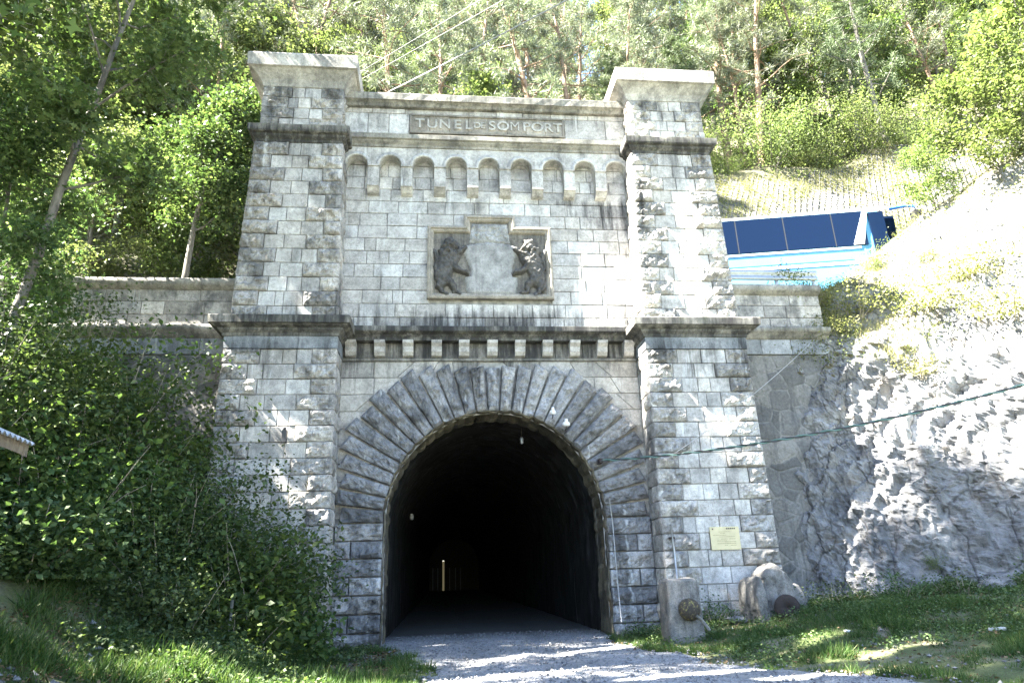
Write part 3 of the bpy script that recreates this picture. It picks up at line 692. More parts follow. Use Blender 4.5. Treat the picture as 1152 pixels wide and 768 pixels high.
# spandrels: coursed stone with raking joints that follow the arch
ed = course_edges(2.6, 6.27, .40)
for sgn in (-1, 1):
    sp = Acc()
    for kz, (a, b) in enumerate(zip(ed[:-1], ed[1:])):
        zm = (a + b) / 2
        lim = math.sqrt(max(0, 4.0 ** 2 - max(0, b - ZCN) ** 2)) if b < 6.4 else 0
        x0 = max(0.0, lim - .9); x1 = 3.62
        if x1 - x0 < .15: continue
        w = []; 
        while sum(w) < x1 - x0: w.append(rng.uniform(.45, .95))
        w = np.array(w) * (x1 - x0) / sum(w); e = x0 + np.r_[0, np.cumsum(w)]
        for j, (p, q) in enumerate(zip(e[:-1], e[1:])):
            sk = [0 if j == 0 and x0 == 0 else -.22 * (((kz + j) % 3) / 2), 0 if j == len(w) - 1 else -.22 * (((kz + j + 1) % 3) / 2)]
            P4 = [(p - sk[0], a), (q - sk[1], a), (q + sk[1], b), (p + sk[0], b)]
            if sgn < 0: P4 = [(-P4[1][0], a), (-P4[0][0], a), (-P4[3][0], b), (-P4[2][0], b)]
            stone(sp, F0, P4, rng=rng, warm=.65)
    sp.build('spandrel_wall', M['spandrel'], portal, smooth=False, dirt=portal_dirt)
# backing behind the stones, with the arch opening left free
bk = Acc(); th = np.linspace(0, PI, 41)
inn = [(-2.47, -.2)] + [(-2.47 * math.cos(t), ZCN + 2.47 * math.sin(t)) for t in th] + [(2.47, -.2)]
out_ = []
for (u, v) in inn:
    du, dv = u, v - ZCN
    if v < ZCN: out_.append((3.6 * np.sign(u), v)); continue
    k = min(3.6 / max(abs(du), 1e-6), (6.34 - ZCN) / max(dv, 1e-6)); out_.append((du * k, ZCN + dv * k))
n = len(inn)
V = [(u, .03, v) for u, v in inn] + [(u, .03, v) for u, v in out_]
bk.add(V, [(i, i + n, i + n + 1, i + 1) for i in range(n - 1)])
for sx in (-1, 1):
    bk.add([(sx * 3.6, .03, 6.34), (sx * 3.6, .03, 5.0), (sx * 2.4, .03, 6.34)], T=[(0, 1, 2)])
bk.build('arch_backing', M['mortar'], portal, smooth=False)
# fittings on the masonry
a = Acc(); box(a, 4.60, 5.26, -.955, -.935, 1.70, 2.18)
pl = a.build('plaque', M['plaque'], portal, smooth=False)
def print_line(x0, x1, z, h, mat):
    b_ = Acc(); box(b_, x0, x1, -.959, -.956, z - h / 2, z + h / 2); return b_
pa, pb = Acc(), Acc()
for (x0, x1, z, h) in ((4.65, 4.68, 2.135, .03),): box(pa, x0, x1, -.959, -.956, z - h / 2, z + h / 2)
xx = 4.97
for w in (.035, .028, .035, .03, .033): box(pa, xx, xx + w, -.959, -.956, 2.125, 2.155); xx += w + .011
lines = [(4.79, 5.06, 2.075), (4.82, 4.94, 2.045), (4.66, 4.97, 2.005), (4.80, 5.16, 1.97), (4.83, 4.98, 1.925), (5.02, 5.16, 1.925), (4.74, 4.96, 1.885), (4.92, 5.16, 1.865), (4.74, 5.16, 1.83), (4.9, 4.98, 1.79), (5.03, 5.16, 1.79)]
for x0, x1, z in lines:
    x = x0
    while x < x1 - .01:
        w = rng.uniform(.02, .06); box(pb, x, min(x + w, x1), -.959, -.956, z - .0045, z + .0045); x += w + .008
o = pa.build('heading_text', M['ink'], None, smooth=False); o.parent = pl
o = pb.build('small_text', M['ink_pale'], None, smooth=False); o.parent = pl
# ------------------------------------------------ wing walls either side of the portal
def wing(x0, x1, label, z_base, seed):
    root = thing('retaining_wall', ((x0 + x1) / 2, .0, 0), label, 'wall')
    def part(acc, name, mat, smooth=True, dirt=None): return acc.build(name, mat, root, smooth, dirt)
    core = Acc(); box(core, x0, x1, .06, .85, z_base, 8.15)
    part(core, 'core', M['mortar'], False)
    a = Acc(); F = Frame((0, .02, 0), (1, 0, 0), (0, -1, 0)); r = np.random.default_rng(seed)
    for (p, q) in ((7.12, 7.46), (7.46, 7.80), (7.80, 8.13)): fill_course(a, F, (x0, x0), (x1, x1), p, q, r, mean=.75, warm=.75, dirt=.28)
    part(a, 'parapet', M['ashlar_rough'], False)
    a = Acc(); sweep_profile(a, [(0, 8.09), (.06, 8.11), (.12, 8.17), (.15, 8.19), (.16, 8.33), (.12, 8.36), (-.8, 8.38)], [(x0, .02, 0, -1), (x1, .02, 0, -1)], col=(0, .3, .5), seed=seed, chips=.05); part(a, 'coping', M['trim'])
    a = Acc(); sweep_profile(a, [(0, 6.84), (.08, 6.85), (.1, 6.90), (.18, 6.95), (.2, 6.98), (.26, 7.0), (.27, 7.10), (.24, 7.13), (0, 7.16)], [(x0, .02, 0, -1), (x1, .02, 0, -1)], col=(0, .5, .5), seed=seed + 1, chips=.05); part(a, 'cornice', M['trim'])
    a = Acc(); F2 = Frame((0, -.03, 0), (1, 0, 0), (0, -1, 0)); fill_course(a, F2, (x0, x0), (x1, x1), 6.44, 6.85, r, mean=1.1, warm=.4, dirt=.3); part(a, 'frieze', M['frieze'], False)
    X = np.arange(x0, x1 + .01, .07); Z = np.arange(z_base, 6.47, .07)
    XX, ZZ = np.meshgrid(X, Z, indexing='ij')
    P = np.stack([XX, XX * 0, ZZ], -1)
    Y = .0 - .035 * fbm(P, 2.4, seed, 3) - .02 * np.abs(vnoise(P, 6, seed))
    a = Acc(); a.add(np.stack([XX, Y, ZZ], -1).reshape(-1, 3), grid_quads(*XX.shape)); part(a, 'rubble_face', M['rubble'])
wing(-15.0, -6.05, 'long grey retaining wall with rubble stone face to the left of the portal, half hidden by trees', -.3, 21)
wing(6.05, 8.75, 'short grey retaining wall with rubble stone face between the portal and the cliff', -.3, 22)

# ------------------------------------------------ tunnel lining
root = thing('tunnel_lining', (0, 1, 0), 'soot blackened stone vault running back inside the arch', 'tunnel')
F_ = np.linspace(0, PI, 49); R2 = 2.53
prof = [(-R2, -.2), (-R2 + .0, .6), (-R2, 1.6)] + [(-R2 * math.cos(t), ZCN + R2 * math.sin(t)) for t in F_] + [(R2, 1.6), (R2, .6), (R2, -.2)]
ys = np.r_[np.arange(.5, 14, .16), np.arange(14, 62, 1.)]
a = Acc(); pr = np.array(prof)
V = np.zeros((len(ys), len(pr), 3)); V[..., 0] = pr[None, :, 0]; V[..., 2] = pr[None, :, 1]; V[..., 1] = ys[:, None]
# voussoir bands: stones staggered along the vault
ang = np.arange(len(pr)); stn = np.floor(ang / 3)[None, :] * 7 + np.floor(ys / .48 + (np.floor(ang / 3)[None, :].T % 2 * .5)).T * 13
rv = (np.sin(stn * 12.9898) * 43758.5453) % 1
cen = np.array([0, 0, ZCN]); D = V - np.stack([V[..., 0] * 0, V[..., 1], np.minimum(V[..., 2], ZCN) ], -1)
D /= np.linalg.norm(D, axis=2)[..., None] + 1e-9
V = V + D * ((rv - .5) * .035 + .02 * fbm(V, 3, 4, 3))[..., None]
C = np.stack([rv, rv * 0 + .25, rv * 0 + .6], -1)
a.add(V.reshape(-1, 3), grid_quads(len(ys), len(pr)), col=C.reshape(-1, 3))
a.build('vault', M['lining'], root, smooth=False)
# closing screen far inside, with a slit of light
gt = thing('tunnel_gate', (0, 58, 0), 'dark boarded screen with a glowing slit far inside the tunnel', 'gate')
a = Acc(); box(a, -2.8, -1.19, 58, 58.2, -.2, 5.2); box(a, -.99, 2.8, 58, 58.2, -.2, 5.2); box(a, -1.19, -.99, 58, 58.2, 2.9, 5.2); a.build('boards', M['gate'], gt, False)
a = Acc(); box(a, -1.19, -.99, 58.12, 58.18, -.1, 2.88); a.build('lit_slit', M['lamp'], gt, False)
a = Acc()
for x in (-2.2, -1.7, -.5, .1, .6): box(a, x, x + .08, 57.8, 57.9, 0, 2.2)
a.build('posts', M['steel'], gt, False)
# small lamp inside on the left wall
lp = thing('wall_lamp', (-2.33, 9, 3.3), 'small white lamp on the left wall inside the tunnel', 'lamp')
a = Acc(); ring(a, [(0, -.0), (.06, .01), (.07, .12), (.05, .2), (0, .21)], (-2.28, 9, 3.25), (0, 0, 1), 12); a.build('lamp_shade', M['porcelain'], lp)
a = Acc(); box(a, -2.42, -2.26, 8.97, 9.03, 3.46, 3.5); a.build('bracket', M['dark'], lp, False)
# ------------------------------------------------ terrain
def ground_h(x, y):
    x = np.asarray(x, float); y = np.asarray(y, float)
    P = np.stack([x, y, x * 0], -1)
    edge = -3.25 + .35 * (y + 4) * (y < -4) * .35 + .25 * vnoise(P, .5, 2)
    left = 3.4 * sstep(0, 7.5, edge - x) ** 1.15 + .35 * sstep(0, 1.0, edge - x)
    left = left * (1 - .35 * sstep(-9, -16, y)) + 5 * sstep(-12, -40, x)
    right = .55 * sstep(2.8, 7.5, x + .25 * (y + 3)) * sstep(-9, -3, y) + .5 * sstep(7, 14, x) + 4 * sstep(14, 40, x)
    n = .10 * fbm(P, .6, 5, 3) * sstep(1.5, 5, np.abs(x)) + .015 * vnoise(P, 2.5, 8)
    z = left + right + n
    inside = (y > .0) & (np.abs(x) < 3.4)
    return np.where(inside, .01 * vnoise(P, 2, 3), z * np.where(np.abs(x) < 2.4, sstep(1, -1, y), 1))
def axis(lo, hi, a, b, fine, coarse):
    return np.unique(np.round(np.r_[np.arange(lo, a, coarse), np.arange(a, b, fine), np.arange(b, hi + coarse, coarse)], 4))
X = axis(-160, 160, -14, 15, .14, 6); Y = np.r_[axis(-160, -.2, -14, -.2, .14, 6)[:-1], .05, .5, .92]
Y = np.unique(Y[Y <= .92])
XX, YY = np.meshgrid(X, Y, indexing='ij')
a = Acc(); a.add(np.stack([XX, YY, ground_h(XX, YY) - .02], -1).reshape(-1, 3), grid_quads(*XX.shape))
tag(a.build('ground', M['verge']), kind='structure')
# gravel track: a sheet just above the ground, ragged edges, running into the tunnel
def track_edges(y):
    L = np.interp(y, [-60, -12, -6, -4.4, -2.6, -1.3, -.6, 0, 62], [-3.0, -3.0, -1.5, -1.5, -1.9, -2.2, -2.36, -2.6, -2.6])
    Rr = np.interp(y, [-60, -14, -8, -6.5, -5.3, -4.2, -2.8, -1.2, -.4, 0, 62], [9, 9, 5.2, 3.9, 3.2, 2.9, 2.5, 2.3, 2.36, 2.6, 2.6])
    return L, Rr
Y = np.r_[np.arange(-60, -12, 2.), np.arange(-12, 2, .07), np.arange(2, 62.1, 1.)]
U = np.linspace(0, 1, 90)
L, Rr = track_edges(Y)
P = np.stack([Y, Y * 0, Y * 0], -1)
out = (Y < -.4)
L = L + (.16 * fbm(P, 1.2, 3) + .06 * vnoise(P, 6, 4)) * out; Rr = Rr + (.16 * fbm(P, 1.2, 9) + .06 * vnoise(P, 6, 14)) * out
XX = L[:, None] + (Rr - L)[:, None] * U[None, :]; YY = np.repeat(Y[:, None], 90, 1)
P = np.stack([XX, YY, XX * 0], -1)
ed = np.minimum(U, 1 - U)[None, :] * (Rr - L)[:, None]
Z = ground_h(XX, YY) + .012 * sstep(0, .3, ed) - .012 * (1 - sstep(0, .08, ed)) + .010 * vnoise(P, 3, 4) - .022 * np.exp(-((XX + .75 - .12 * (YY + 3) * (YY < -3)) / .22) ** 2) - .022 * np.exp(-((XX - .85 - .12 * (YY + 3) * (YY < -3)) / .22) ** 2)
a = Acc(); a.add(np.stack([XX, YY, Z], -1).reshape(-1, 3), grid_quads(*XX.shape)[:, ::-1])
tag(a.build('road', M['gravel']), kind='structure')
# loose stones of the track
rg = np.random.default_rng(3)
def pebbles(n, xr, yr, smin, smax, zf, seed):
    r = np.random.default_rng(seed)
    x = r.uniform(*xr, n); y = r.uniform(*yr, n)
    L, Rr = track_edges(y); k = (x > L - .1) & (x < Rr + .35); x, y = x[k], y[k]; n = len(x)
    s = smin + (smax - smin) * r.random(n) ** 3
    B = np.array([(1, 0, 0), (0, 1, 0), (-1, 0, 0), (0, -1, 0), (0, 0, .7), (0, 0, -.7)])
    V = B[None] * s[:, None, None] * r.uniform(.6, 1.3, (n, 6, 1))
    an = r.uniform(0, 2 * PI, n); ca, sa = np.cos(an)[:, None], np.sin(an)[:, None]
    V = np.stack([V[..., 0] * ca - V[..., 1] * sa, V[..., 0] * sa + V[..., 1] * ca, V[..., 2]], -1)
    V += np.stack([x, y, zf(x, y) + .012 + s * .25], -1)[:, None]
    T = np.array([(0, 1, 4), (1, 2, 4), (2, 3, 4), (3, 0, 4), (1, 0, 5), (2, 1, 5), (3, 2, 5), (0, 3, 5)])
    T = (T[None] + (np.arange(n) * 6)[:, None, None]).reshape(-1, 3)
    c = np.repeat(np.stack([r.random(n), r.random(n) * 0, r.random(n) * .4], -1), 6, 0)
    a = Acc(); a.add(V.reshape(-1, 3), T=T, col=c); return a
tag(pebbles(16000, (-3, 7), (-9, 2), .006, .032, ground_h, 4).build('gravel', M['pebble'], smooth=False), kind='stuff')

def scatter_rubble(n, xr, yr, cond, smin, smax, seed, name):
    r = np.random.default_rng(seed); x = r.uniform(*xr, n); y = r.uniform(*yr, n); k = cond(x, y, np.stack([x, y, x * 0], -1)); x, y = x[k], y[k]; n = len(x)
    s = smin + (smax - smin) * r.random(n) ** 4
    B = np.array([(1, 0, 0), (0, 1, 0), (-1, 0, 0), (0, -1, 0), (0, 0, .7), (0, 0, -.7)])
    V = B[None] * s[:, None, None] * r.uniform(.55, 1.4, (n, 6, 1)); an = r.uniform(0, 2 * PI, n); ca, sa = np.cos(an)[:, None], np.sin(an)[:, None]
    V = np.stack([V[..., 0] * ca - V[..., 1] * sa, V[..., 0] * sa + V[..., 1] * ca, V[..., 2]], -1) + np.stack([x, y, ground_h(x, y) + s * .1], -1)[:, None]
    T = np.array([(0, 1, 4), (1, 2, 4), (2, 3, 4), (3, 0, 4), (1, 0, 5), (2, 1, 5), (3, 2, 5), (0, 3, 5)]); T = (T[None] + (np.arange(n) * 6)[:, None, None]).reshape(-1, 3)
    a = Acc(); a.add(V.reshape(-1, 3), T=T, col=np.repeat(np.stack([r.random(n), r.random(n) * 0, r.random(n) * .6], -1), 6, 0)); return tag(a.build(name, M['pebble'], smooth=False), kind='stuff')
scatter_rubble(5000, (-10, -2), (-9, -1), lambda x, y, P: (x < track_edges(y)[0] - .1) & (vnoise(P, .8, 3) > -.1), .012, .06, 11, 'bank_rubble')
scatter_rubble(3500, (2.5, 12), (-9, -.5), lambda x, y, P: (x > track_edges(y)[1]) & (vnoise(P, .8, 5) > 0), .008, .035, 12, 'verge_rubble')
# hillside behind the portal, with the terrace road on top of the tunnel
def hill_h(x, y):
    x = np.asarray(x, float); y = np.asarray(y, float)
    P = np.stack([x, y, x * 0], -1)
    t = sstep(-2, 6, x)                        # right: cut rock slope, left: forest slope
    y0 = 6.2 + 1.2 * vnoise(P, .12, 4)
    cut = 8.0 + (1.8 + .018 * np.clip(x - 8, 0, 30)) * np.clip(y - y0, 0, 6.6) + .86 * np.clip(y - y0 - 6.6, 0, 400)
    wood = 8.0 + 1.0 * np.clip(y - 3.5, 0, 400)
    z = cut * t + wood * (1 - t)
    z = z + (.45 * fbm(P, .45, 7, 4)) * sstep(5, 9, y) + .05 * fbm(P, 1.5, 9, 2) + 5 * fbm(P, .035, 3, 2) * sstep(16, 50, y)
    z = z + 6 * sstep(-16, -45, x) + 3 * sstep(20, 60, x)
    return z
X = axis(-170, 170, -24, 40, .4, 5); Y = axis(.7, 170, .7, 26, .35, 4)
XX, YY = np.meshgrid(X, Y, indexing='ij')
ZZ = hill_h(XX, YY)
a = Acc(); a.add(np.stack([XX, YY, ZZ], -1).reshape(-1, 3), grid_quads(*XX.shape)); 
hill = tag(a.build('hillside', M['slope']), kind='structure')
hill.data.materials.append(M['soil'])
# forest floor away from the bright cut slope
cen = np.empty(len(hill.data.polygons) * 3, np.float32); hill.data.polygons.foreach_get('center', cen); cen = cen.reshape(-1, 3)
nz = fbm(cen * [1, 1, 0], .3, 12, 3)
mi = ((cen[:, 0] < 4.5 + nz) | (cen[:, 1] > 11.5 + 1.5 * nz)).astype(np.int32)
hill.data.polygons.foreach_set('material_index', mi)
# terrace road
a = Acc(); X = np.arange(-30, 40, 1.); Y = np.linspace(1.0, 5.4, 9); XX, YY = np.meshgrid(X, Y, indexing='ij')
a.add(np.stack([XX, YY, hill_h(XX, YY) * 0 + 8.17 + .02 * 0], -1).reshape(-1, 3), grid_quads(*XX.shape)); tag(a.build('terrace_road', M['asphalt']), kind='structure')
# side ground closing the flanks of the terrace (left of the wing wall)
# ------------------------------------------------ cliff on the right
FT = np.array([(6.6, .45), (7.05, -.3), (7.95, -.95), (9.3, -1.6), (10.9, -2.6), (12.3, -4.2), (14.5, -6.5), (18, -9), (30, -14), (60, -22)])
def catmull(P, n):
    t = np.linspace(0, len(P) - 1, n); i = np.clip(t.astype(int), 0, len(P) - 2); f = (t - i)[:, None]
    g = lambda k: P[np.clip(k, 0, len(P) - 1)]
    p0, p1, p2, p3 = g(i - 1), g(i), g(i + 1), g(i + 2)
    return .5 * (2 * p1 + (p2 - p0) * f + (2 * p0 - 5 * p1 + 4 * p2 - p3) * f ** 2 + (3 * p1 - p0 - 3 * p2 + p3) * f ** 3)
nu = 420
u_ = np.linspace(0, 1, nu) ** 1.9
dense = catmull(FT, 4000); seg = np.r_[0, np.cumsum(np.hypot(*np.diff(dense, axis=0).T))]
fx = np.interp(u_ * seg[-1], seg, dense[:, 0]); fy = np.interp(u_ * seg[-1], seg, dense[:, 1]); arc = u_ * seg[-1]
tx, ty = np.gradient(fx), np.gradient(fy); tl = np.hypot(tx, ty); nxo, nyo = -ty / tl * -1, tx / tl * -1   # into the hill
k = (nxo * .64 + nyo * .77) < 0; nxo[k] *= -1; nyo[k] *= -1
from numpy import interp
def cliff_point(i, s):
    pass
sv = np.r_[np.linspace(0, 1, 150), np.linspace(1, 2, 70)[1:], np.linspace(2, 3, 30)[1:]]
crest = np.interp(arc, [0, .8, 1.8, 3, 4.5, 6, 9, 14, 30, 80], [6.8, 7.9, 8.2, 8.9, 10.4, 11.9, 13.6, 14.5, 17, 22])
facez = np.interp(arc, [0, .8, 1.8, 3, 4.5, 6, 9, 30], [6.2, 7.2, 7.0, 6.6, 6.2, 5.8, 5.6, 6])
S = sv[None, :]
zf = np.where(S <= 1, -.4 + (facez[:, None] + .4) * S, np.where(S <= 2, facez[:, None] + (crest - facez)[:, None] * (1 - (1 - np.clip(S - 1, 0, 1)) ** 1.35), crest[:, None] - (S - 2) * (crest[:, None] - 8.0)))
lean = np.interp(arc, [0, 1.5, 4, 8, 30], [.09, .14, .20, .24, .3])[:, None]
rec = lean * np.clip(zf, 0, 99) * (S <= 1) + (S > 1) * (lean * facez[:, None] + (np.clip(S - 1, 0, 1)) * np.interp(arc, [0, 2, 4, 8], [.35, 1.2, 2.3, 3.2])[:, None]) + np.clip(S - 2, 0, 1) * np.interp(arc, [0, 3, 8, 30], [1.0, 2.2, 6, 20])[:, None]
PX = fx[:, None] + nxo[:, None] * rec; PY = fy[:, None] + nyo[:, None] * rec
P = np.stack([PX, PY, zf], -1)
amp = sstep(.0, .5, arc)[:, None] * (1 - .6 * sstep(.9, 1.15, S))
big = fbm(P * [1, 1, .7], .42, 31, 3)
ridge = 1 - np.abs(fbm(P * [1.2, 1.2, .75], .95, 37, 4)) * 1.5
lay = np.abs(((P[..., 2] * .9 + P[..., 0] * .7 + .35 * vnoise(P, .7, 5)) * 1.25) % 1 - .5)
def saw(n_, f, sd, wob): return ((P @ np.array(n_)) * f + wob * fbm(P, .9, sd, 3)) % 1
sharp = .16 * saw((.75, .2, .62), 1.15, 71, .5) + .12 * saw((-.55, .3, .78), 1.9, 72, .6) + .08 * saw((.8, -.5, -.33), 3.3, 73, .7) + .04 * saw((.2, .3, .9), 6.5, 74, .8)
disp = amp * (.6 * sharp - .16 + .18 * big + .10 * (ridge - .5) + .04 * lay + .10 * (1 - 2 * np.abs(fbm(P * [1, 1, .45], 2.1, 51, 3))) + .07 * fbm(P, 4.2, 41, 4) + .035 * fbm(P, 10, 43, 2)) + .10 * fbm(P, 1.6, 3, 3) * (S > 1)
P = P - np.stack([nxo[:, None] * disp, nyo[:, None] * disp, -disp * .25 + 0 * PX], -1)
a = Acc(); a.add(P.reshape(-1, 3), grid_quads(*PX.shape)[:, ::-1])
cl = tag(a.build('cliff', M['rock'], smooth=False), kind='structure')
me = cl.data; cn = np.empty(len(me.polygons) * 3, np.float32); me.polygons.foreach_get('center', cn); cn = cn.reshape(-1, 3)
nm = np.empty(len(me.polygons) * 3, np.float32); me.polygons.foreach_get('normal', nm); nm = nm.reshape(-1, 3)
me.materials.append(M['slope'])
sm_ = (cn[:, 2] > 6.6 + 1.3 * fbm(cn, .6, 6, 3) - .0 * cn[:, 0]) & (np.abs(nm[:, 2]) > .42)
me.polygons.foreach_set('material_index', sm_.astype(np.int32))
CLIFF = P; CL_ARC = arc; CL_S = sv
print('ground ok')
# ------------------------------------------------ foliage builders
LEAF_GAPS = {'origin': None, 'walls': [], 'ground': []}     # leaves cut away along sun rays so sunbeams land on set stripes
SUN_DIR = np.array([1., .19, -1.22])
def seg_dist(Q, a, b):
    a, b = np.array(a, float), np.array(b, float); d = b - a; t = np.clip(((Q - a) @ d) / (d @ d), 0, 1); return np.linalg.norm(Q - a - t[:, None] * d, axis=1)
def open_gaps(C):
    W = C + LEAF_GAPS['origin']; keep = np.ones(len(C), bool)
    t = (-.95 - W[:, 1]) / SUN_DIR[1]; P = W + t[:, None] * SUN_DIR; Q = P[:, [0, 2]]; nz = .10 * fbm(P, 2.2, 5, 3)
    for a, b, w in LEAF_GAPS['walls']: keep &= (seg_dist(Q, a, b) + nz > w) | (t < 0)
    t = W[:, 2] / -SUN_DIR[2]; P = W + t[:, None] * SUN_DIR; Q = P[:, :2]; nz = .10 * fbm(P, 1.8, 6, 3)
    for a, b, w in LEAF_GAPS['ground']: keep &= seg_dist(Q, a, b) + nz > w
    return keep
def unit(V): return V / (np.linalg.norm(V, axis=-1, keepdims=True) + 1e-9)
def leaves(acc, C, size, r, up=.5, aspect=.62, shape='quad', fold=.25, vary=.35, D=None):
    """C (n,3) leaf centres; every leaf a small real polygon with its own direction"""
    if LEAF_GAPS['origin'] is not None:
        k_ = open_gaps(C); C = C[k_]; D = D if D is None else D[k_]
    n = len(C)
    if n == 0: return
    N = r.normal(0, 1, (n, 3)); N[:, 2] = np.abs(N[:, 2]) + up; N = unit(N)
    T = r.normal(0, 1, (n, 3)) if D is None else D + r.normal(0, .5, (n, 3))
    T = unit(T - (T * N).sum(1)[:, None] * N); B = np.cross(N, T)
    s = size * (1 + vary * r.uniform(-1, 1, n))[:, None]
    c = np.stack([r.random(n), r.random(n), r.random(n)], -1)
    if shape == 'quad':
        V = np.stack([C - T * s * .5, C + B * s * .5 * aspect + N * s * fold * .3, C + T * s * .5 - N * s * fold * .4, C - B * s * .5 * aspect + N * s * fold * .3], 1)
        acc.add(V.reshape(-1, 3), np.arange(n * 4).reshape(-1, 4), col=np.repeat(c, 4, 0))
    elif shape == 'blade':
        V = np.stack([C - B * s * aspect * .5, C + B * s * aspect * .5, C + T * s], 1)
        acc.add(V.reshape(-1, 3), T=np.arange(n * 3).reshape(-1, 3), col=np.repeat(c, 3, 0))
    else:   # lobed maple-like leaf
        ang = np.array([-150, -118, -80, -52, -28, 0, 28, 52, 80, 118, 150]) * PI / 180
        rad = np.array([.42, .22, .52, .26, .30, .62, .30, .26, .52, .22, .42])
        rad[[4, 6]] = .27
        V = [C]
        for A, R in zip(ang, rad):
            V.append(C + (T * math.cos(A) + B * math.sin(A)) * s * R - N * s * R * R * fold)
        V = np.stack(V, 1); m = V.shape[1]
        q = np.array([(0, 1, 2, 3), (0, 3, 4, 5), (0, 5, 6, 7), (0, 7, 8, 9), (0, 9, 10, 11)])
        q = (q[None] + (np.arange(n) * m)[:, None, None]).reshape(-1, 4)
        acc.add(V.reshape(-1, 3), q, col=np.repeat(c, m, 0))
def bent(p0, d, L, r, n=5, droop=0., wander=.12):
    P = [np.array(p0, float)]; d = np.array(d, float)
    for i in range(n):
        d = unit(d + r.normal(0, wander, 3) + np.array([0, 0, droop])); P.append(P[-1] + d * L / n)
    return np.array(P)
def broad_tree(seed, H=14, rt=.16, base=.3, crown=3.0, nl=16, nt=6, leafn=22, size=.13, spread=.42, lean=(0, 0), droop=.03, shape='quad', top=1., aspect=.62, trunks=1, rise=.45):
    r = np.random.default_rng(seed); bark, lf = Acc(), Acc(); CC = []
    for tk in range(trunks):
        ln = np.array([lean[0], lean[1], 1.]) + (r.normal(0, .12, 3) if tk else 0)
        T = bent((r.normal(0, .15) * (tk > 0), r.normal(0, .15) * (tk > 0), -.4), unit(ln), H * (1 if tk == 0 else r.uniform(.7, .95)), r, 12, .01, .035)
        rad = rt * (1 - np.linspace(0, 1, 13) ** 1.1 * .85) * (1 if tk == 0 else .7); rad[0] *= 1.35
        tube(bark, T, rad, 8)
        for i in range(nl):
            t = base + (top - base) * (i + r.random()) / nl
            p = np.array([np.interp(t * 12, np.arange(13), T[:, k]) for k in range(3)])
            az = i * 2.4 + r.random() * .8; u = (t - base) / (1 - base)
            L = crown * (.35 + .65 * math.sin(PI * min(1, .18 + u * .82)) ** .8) * r.uniform(.7, 1.15)
            B = bent(p, (math.cos(az), math.sin(az), rise + .5 * u), L, r, 6, droop)
            tube(bark, B, np.linspace(rt * .30 * (1 - .5 * u), .012, 7), 5)
            for j in range(nt):
                v = r.uniform(.25, 1) ** .8; q = np.array([np.interp(v * 6, np.arange(7), B[:, k]) for k in range(3)])
                d = unit(r.normal(0, 1, 3) + np.array([0, 0, .1]) + unit(B[-1] - B[0]) * .6)
                W = bent(q, d, L * r.uniform(.18, .38), r, 3, -.02, .2); tube(bark, W, np.linspace(.014, .004, 4), 3, cap=False)
                CC.append(W[1]); CC.append(W[2]); CC.append(W[3])
            CC.append(B[-1])
    CC = np.array(CC); k = np.repeat(np.arange(len(CC)), r.poisson(leafn, len(CC)))
    C = CC[k] + r.normal(0, 1, (len(k), 3)) * spread * r.uniform(.5, 1.2, (len(k), 1)) * [1, 1, .7]
    leaves(lf, C, size, r, shape=shape, aspect=aspect)
    return bark, lf
def pine_tree(seed, H=16, rt=.2, base=.4, crown=3.0, nl=24, tufts=9, per=22, size=.2, tr=.24):
    r = np.random.default_rng(seed); bark, lf = Acc(), Acc(); CC = []
    T = bent((0, 0, -.5), unit(np.array([r.normal(0, .05), r.normal(0, .05), 1])), H, r, 12, .01, .03)
    rad = rt * (1 - np.linspace(0, 1, 13) ** 1.2 * .85); tube(bark, T, rad, 8)
    for i in range(6):      # dead stubs below the crown
        t = r.uniform(.12, base); p = np.array([np.interp(t * 12, np.arange(13), T[:, k]) for k in range(3)]); az = r.uniform(0, 6.28)
        tube(bark, bent(p, (math.cos(az), math.sin(az), r.uniform(-.2, .3)), r.uniform(.5, 1.6), r, 4, -.03), np.linspace(.03, .006, 5), 4)
    for i in range(nl):
        t = base + (1 - base) * (i + r.random()) / nl; p = np.array([np.interp(t * 12, np.arange(13), T[:, k]) for k in range(3)])
        az = i * 2.4 + r.random(); u = (t - base) / (1 - base)
        L = crown * (1.0 - .72 * u ** 1.3) * r.uniform(.55, 1.2)
        B = bent(p, (math.cos(az), math.sin(az), .15 + .5 * u), L, r, 6, .03, .16); tube(bark, B, np.linspace(rt * .28 * (1 - .5 * u), .012, 7), 5)
        for j in range(tufts):
            v = r.uniform(.35, 1); q = np.array([np.interp(v * 6, np.arange(7), B[:, k]) for k in range(3)])
            CC.append(q + r.normal(0, 1, 3) * np.array([.5, .5, .16]) * L * .28 + [0, 0, .08])
    CC = np.array(CC); k = np.repeat(np.arange(len(CC)), r.poisson(per, len(CC)))
    D = unit(r.normal(0, 1, (len(k), 3)) + [0, 0, .25]); C = CC[k] + D * tr * r.uniform(.1, 1, (len(k), 1))
    leaves(lf, C, size, r, up=.1, aspect=.16, shape='blade', D=D * 2)
    return bark, lf
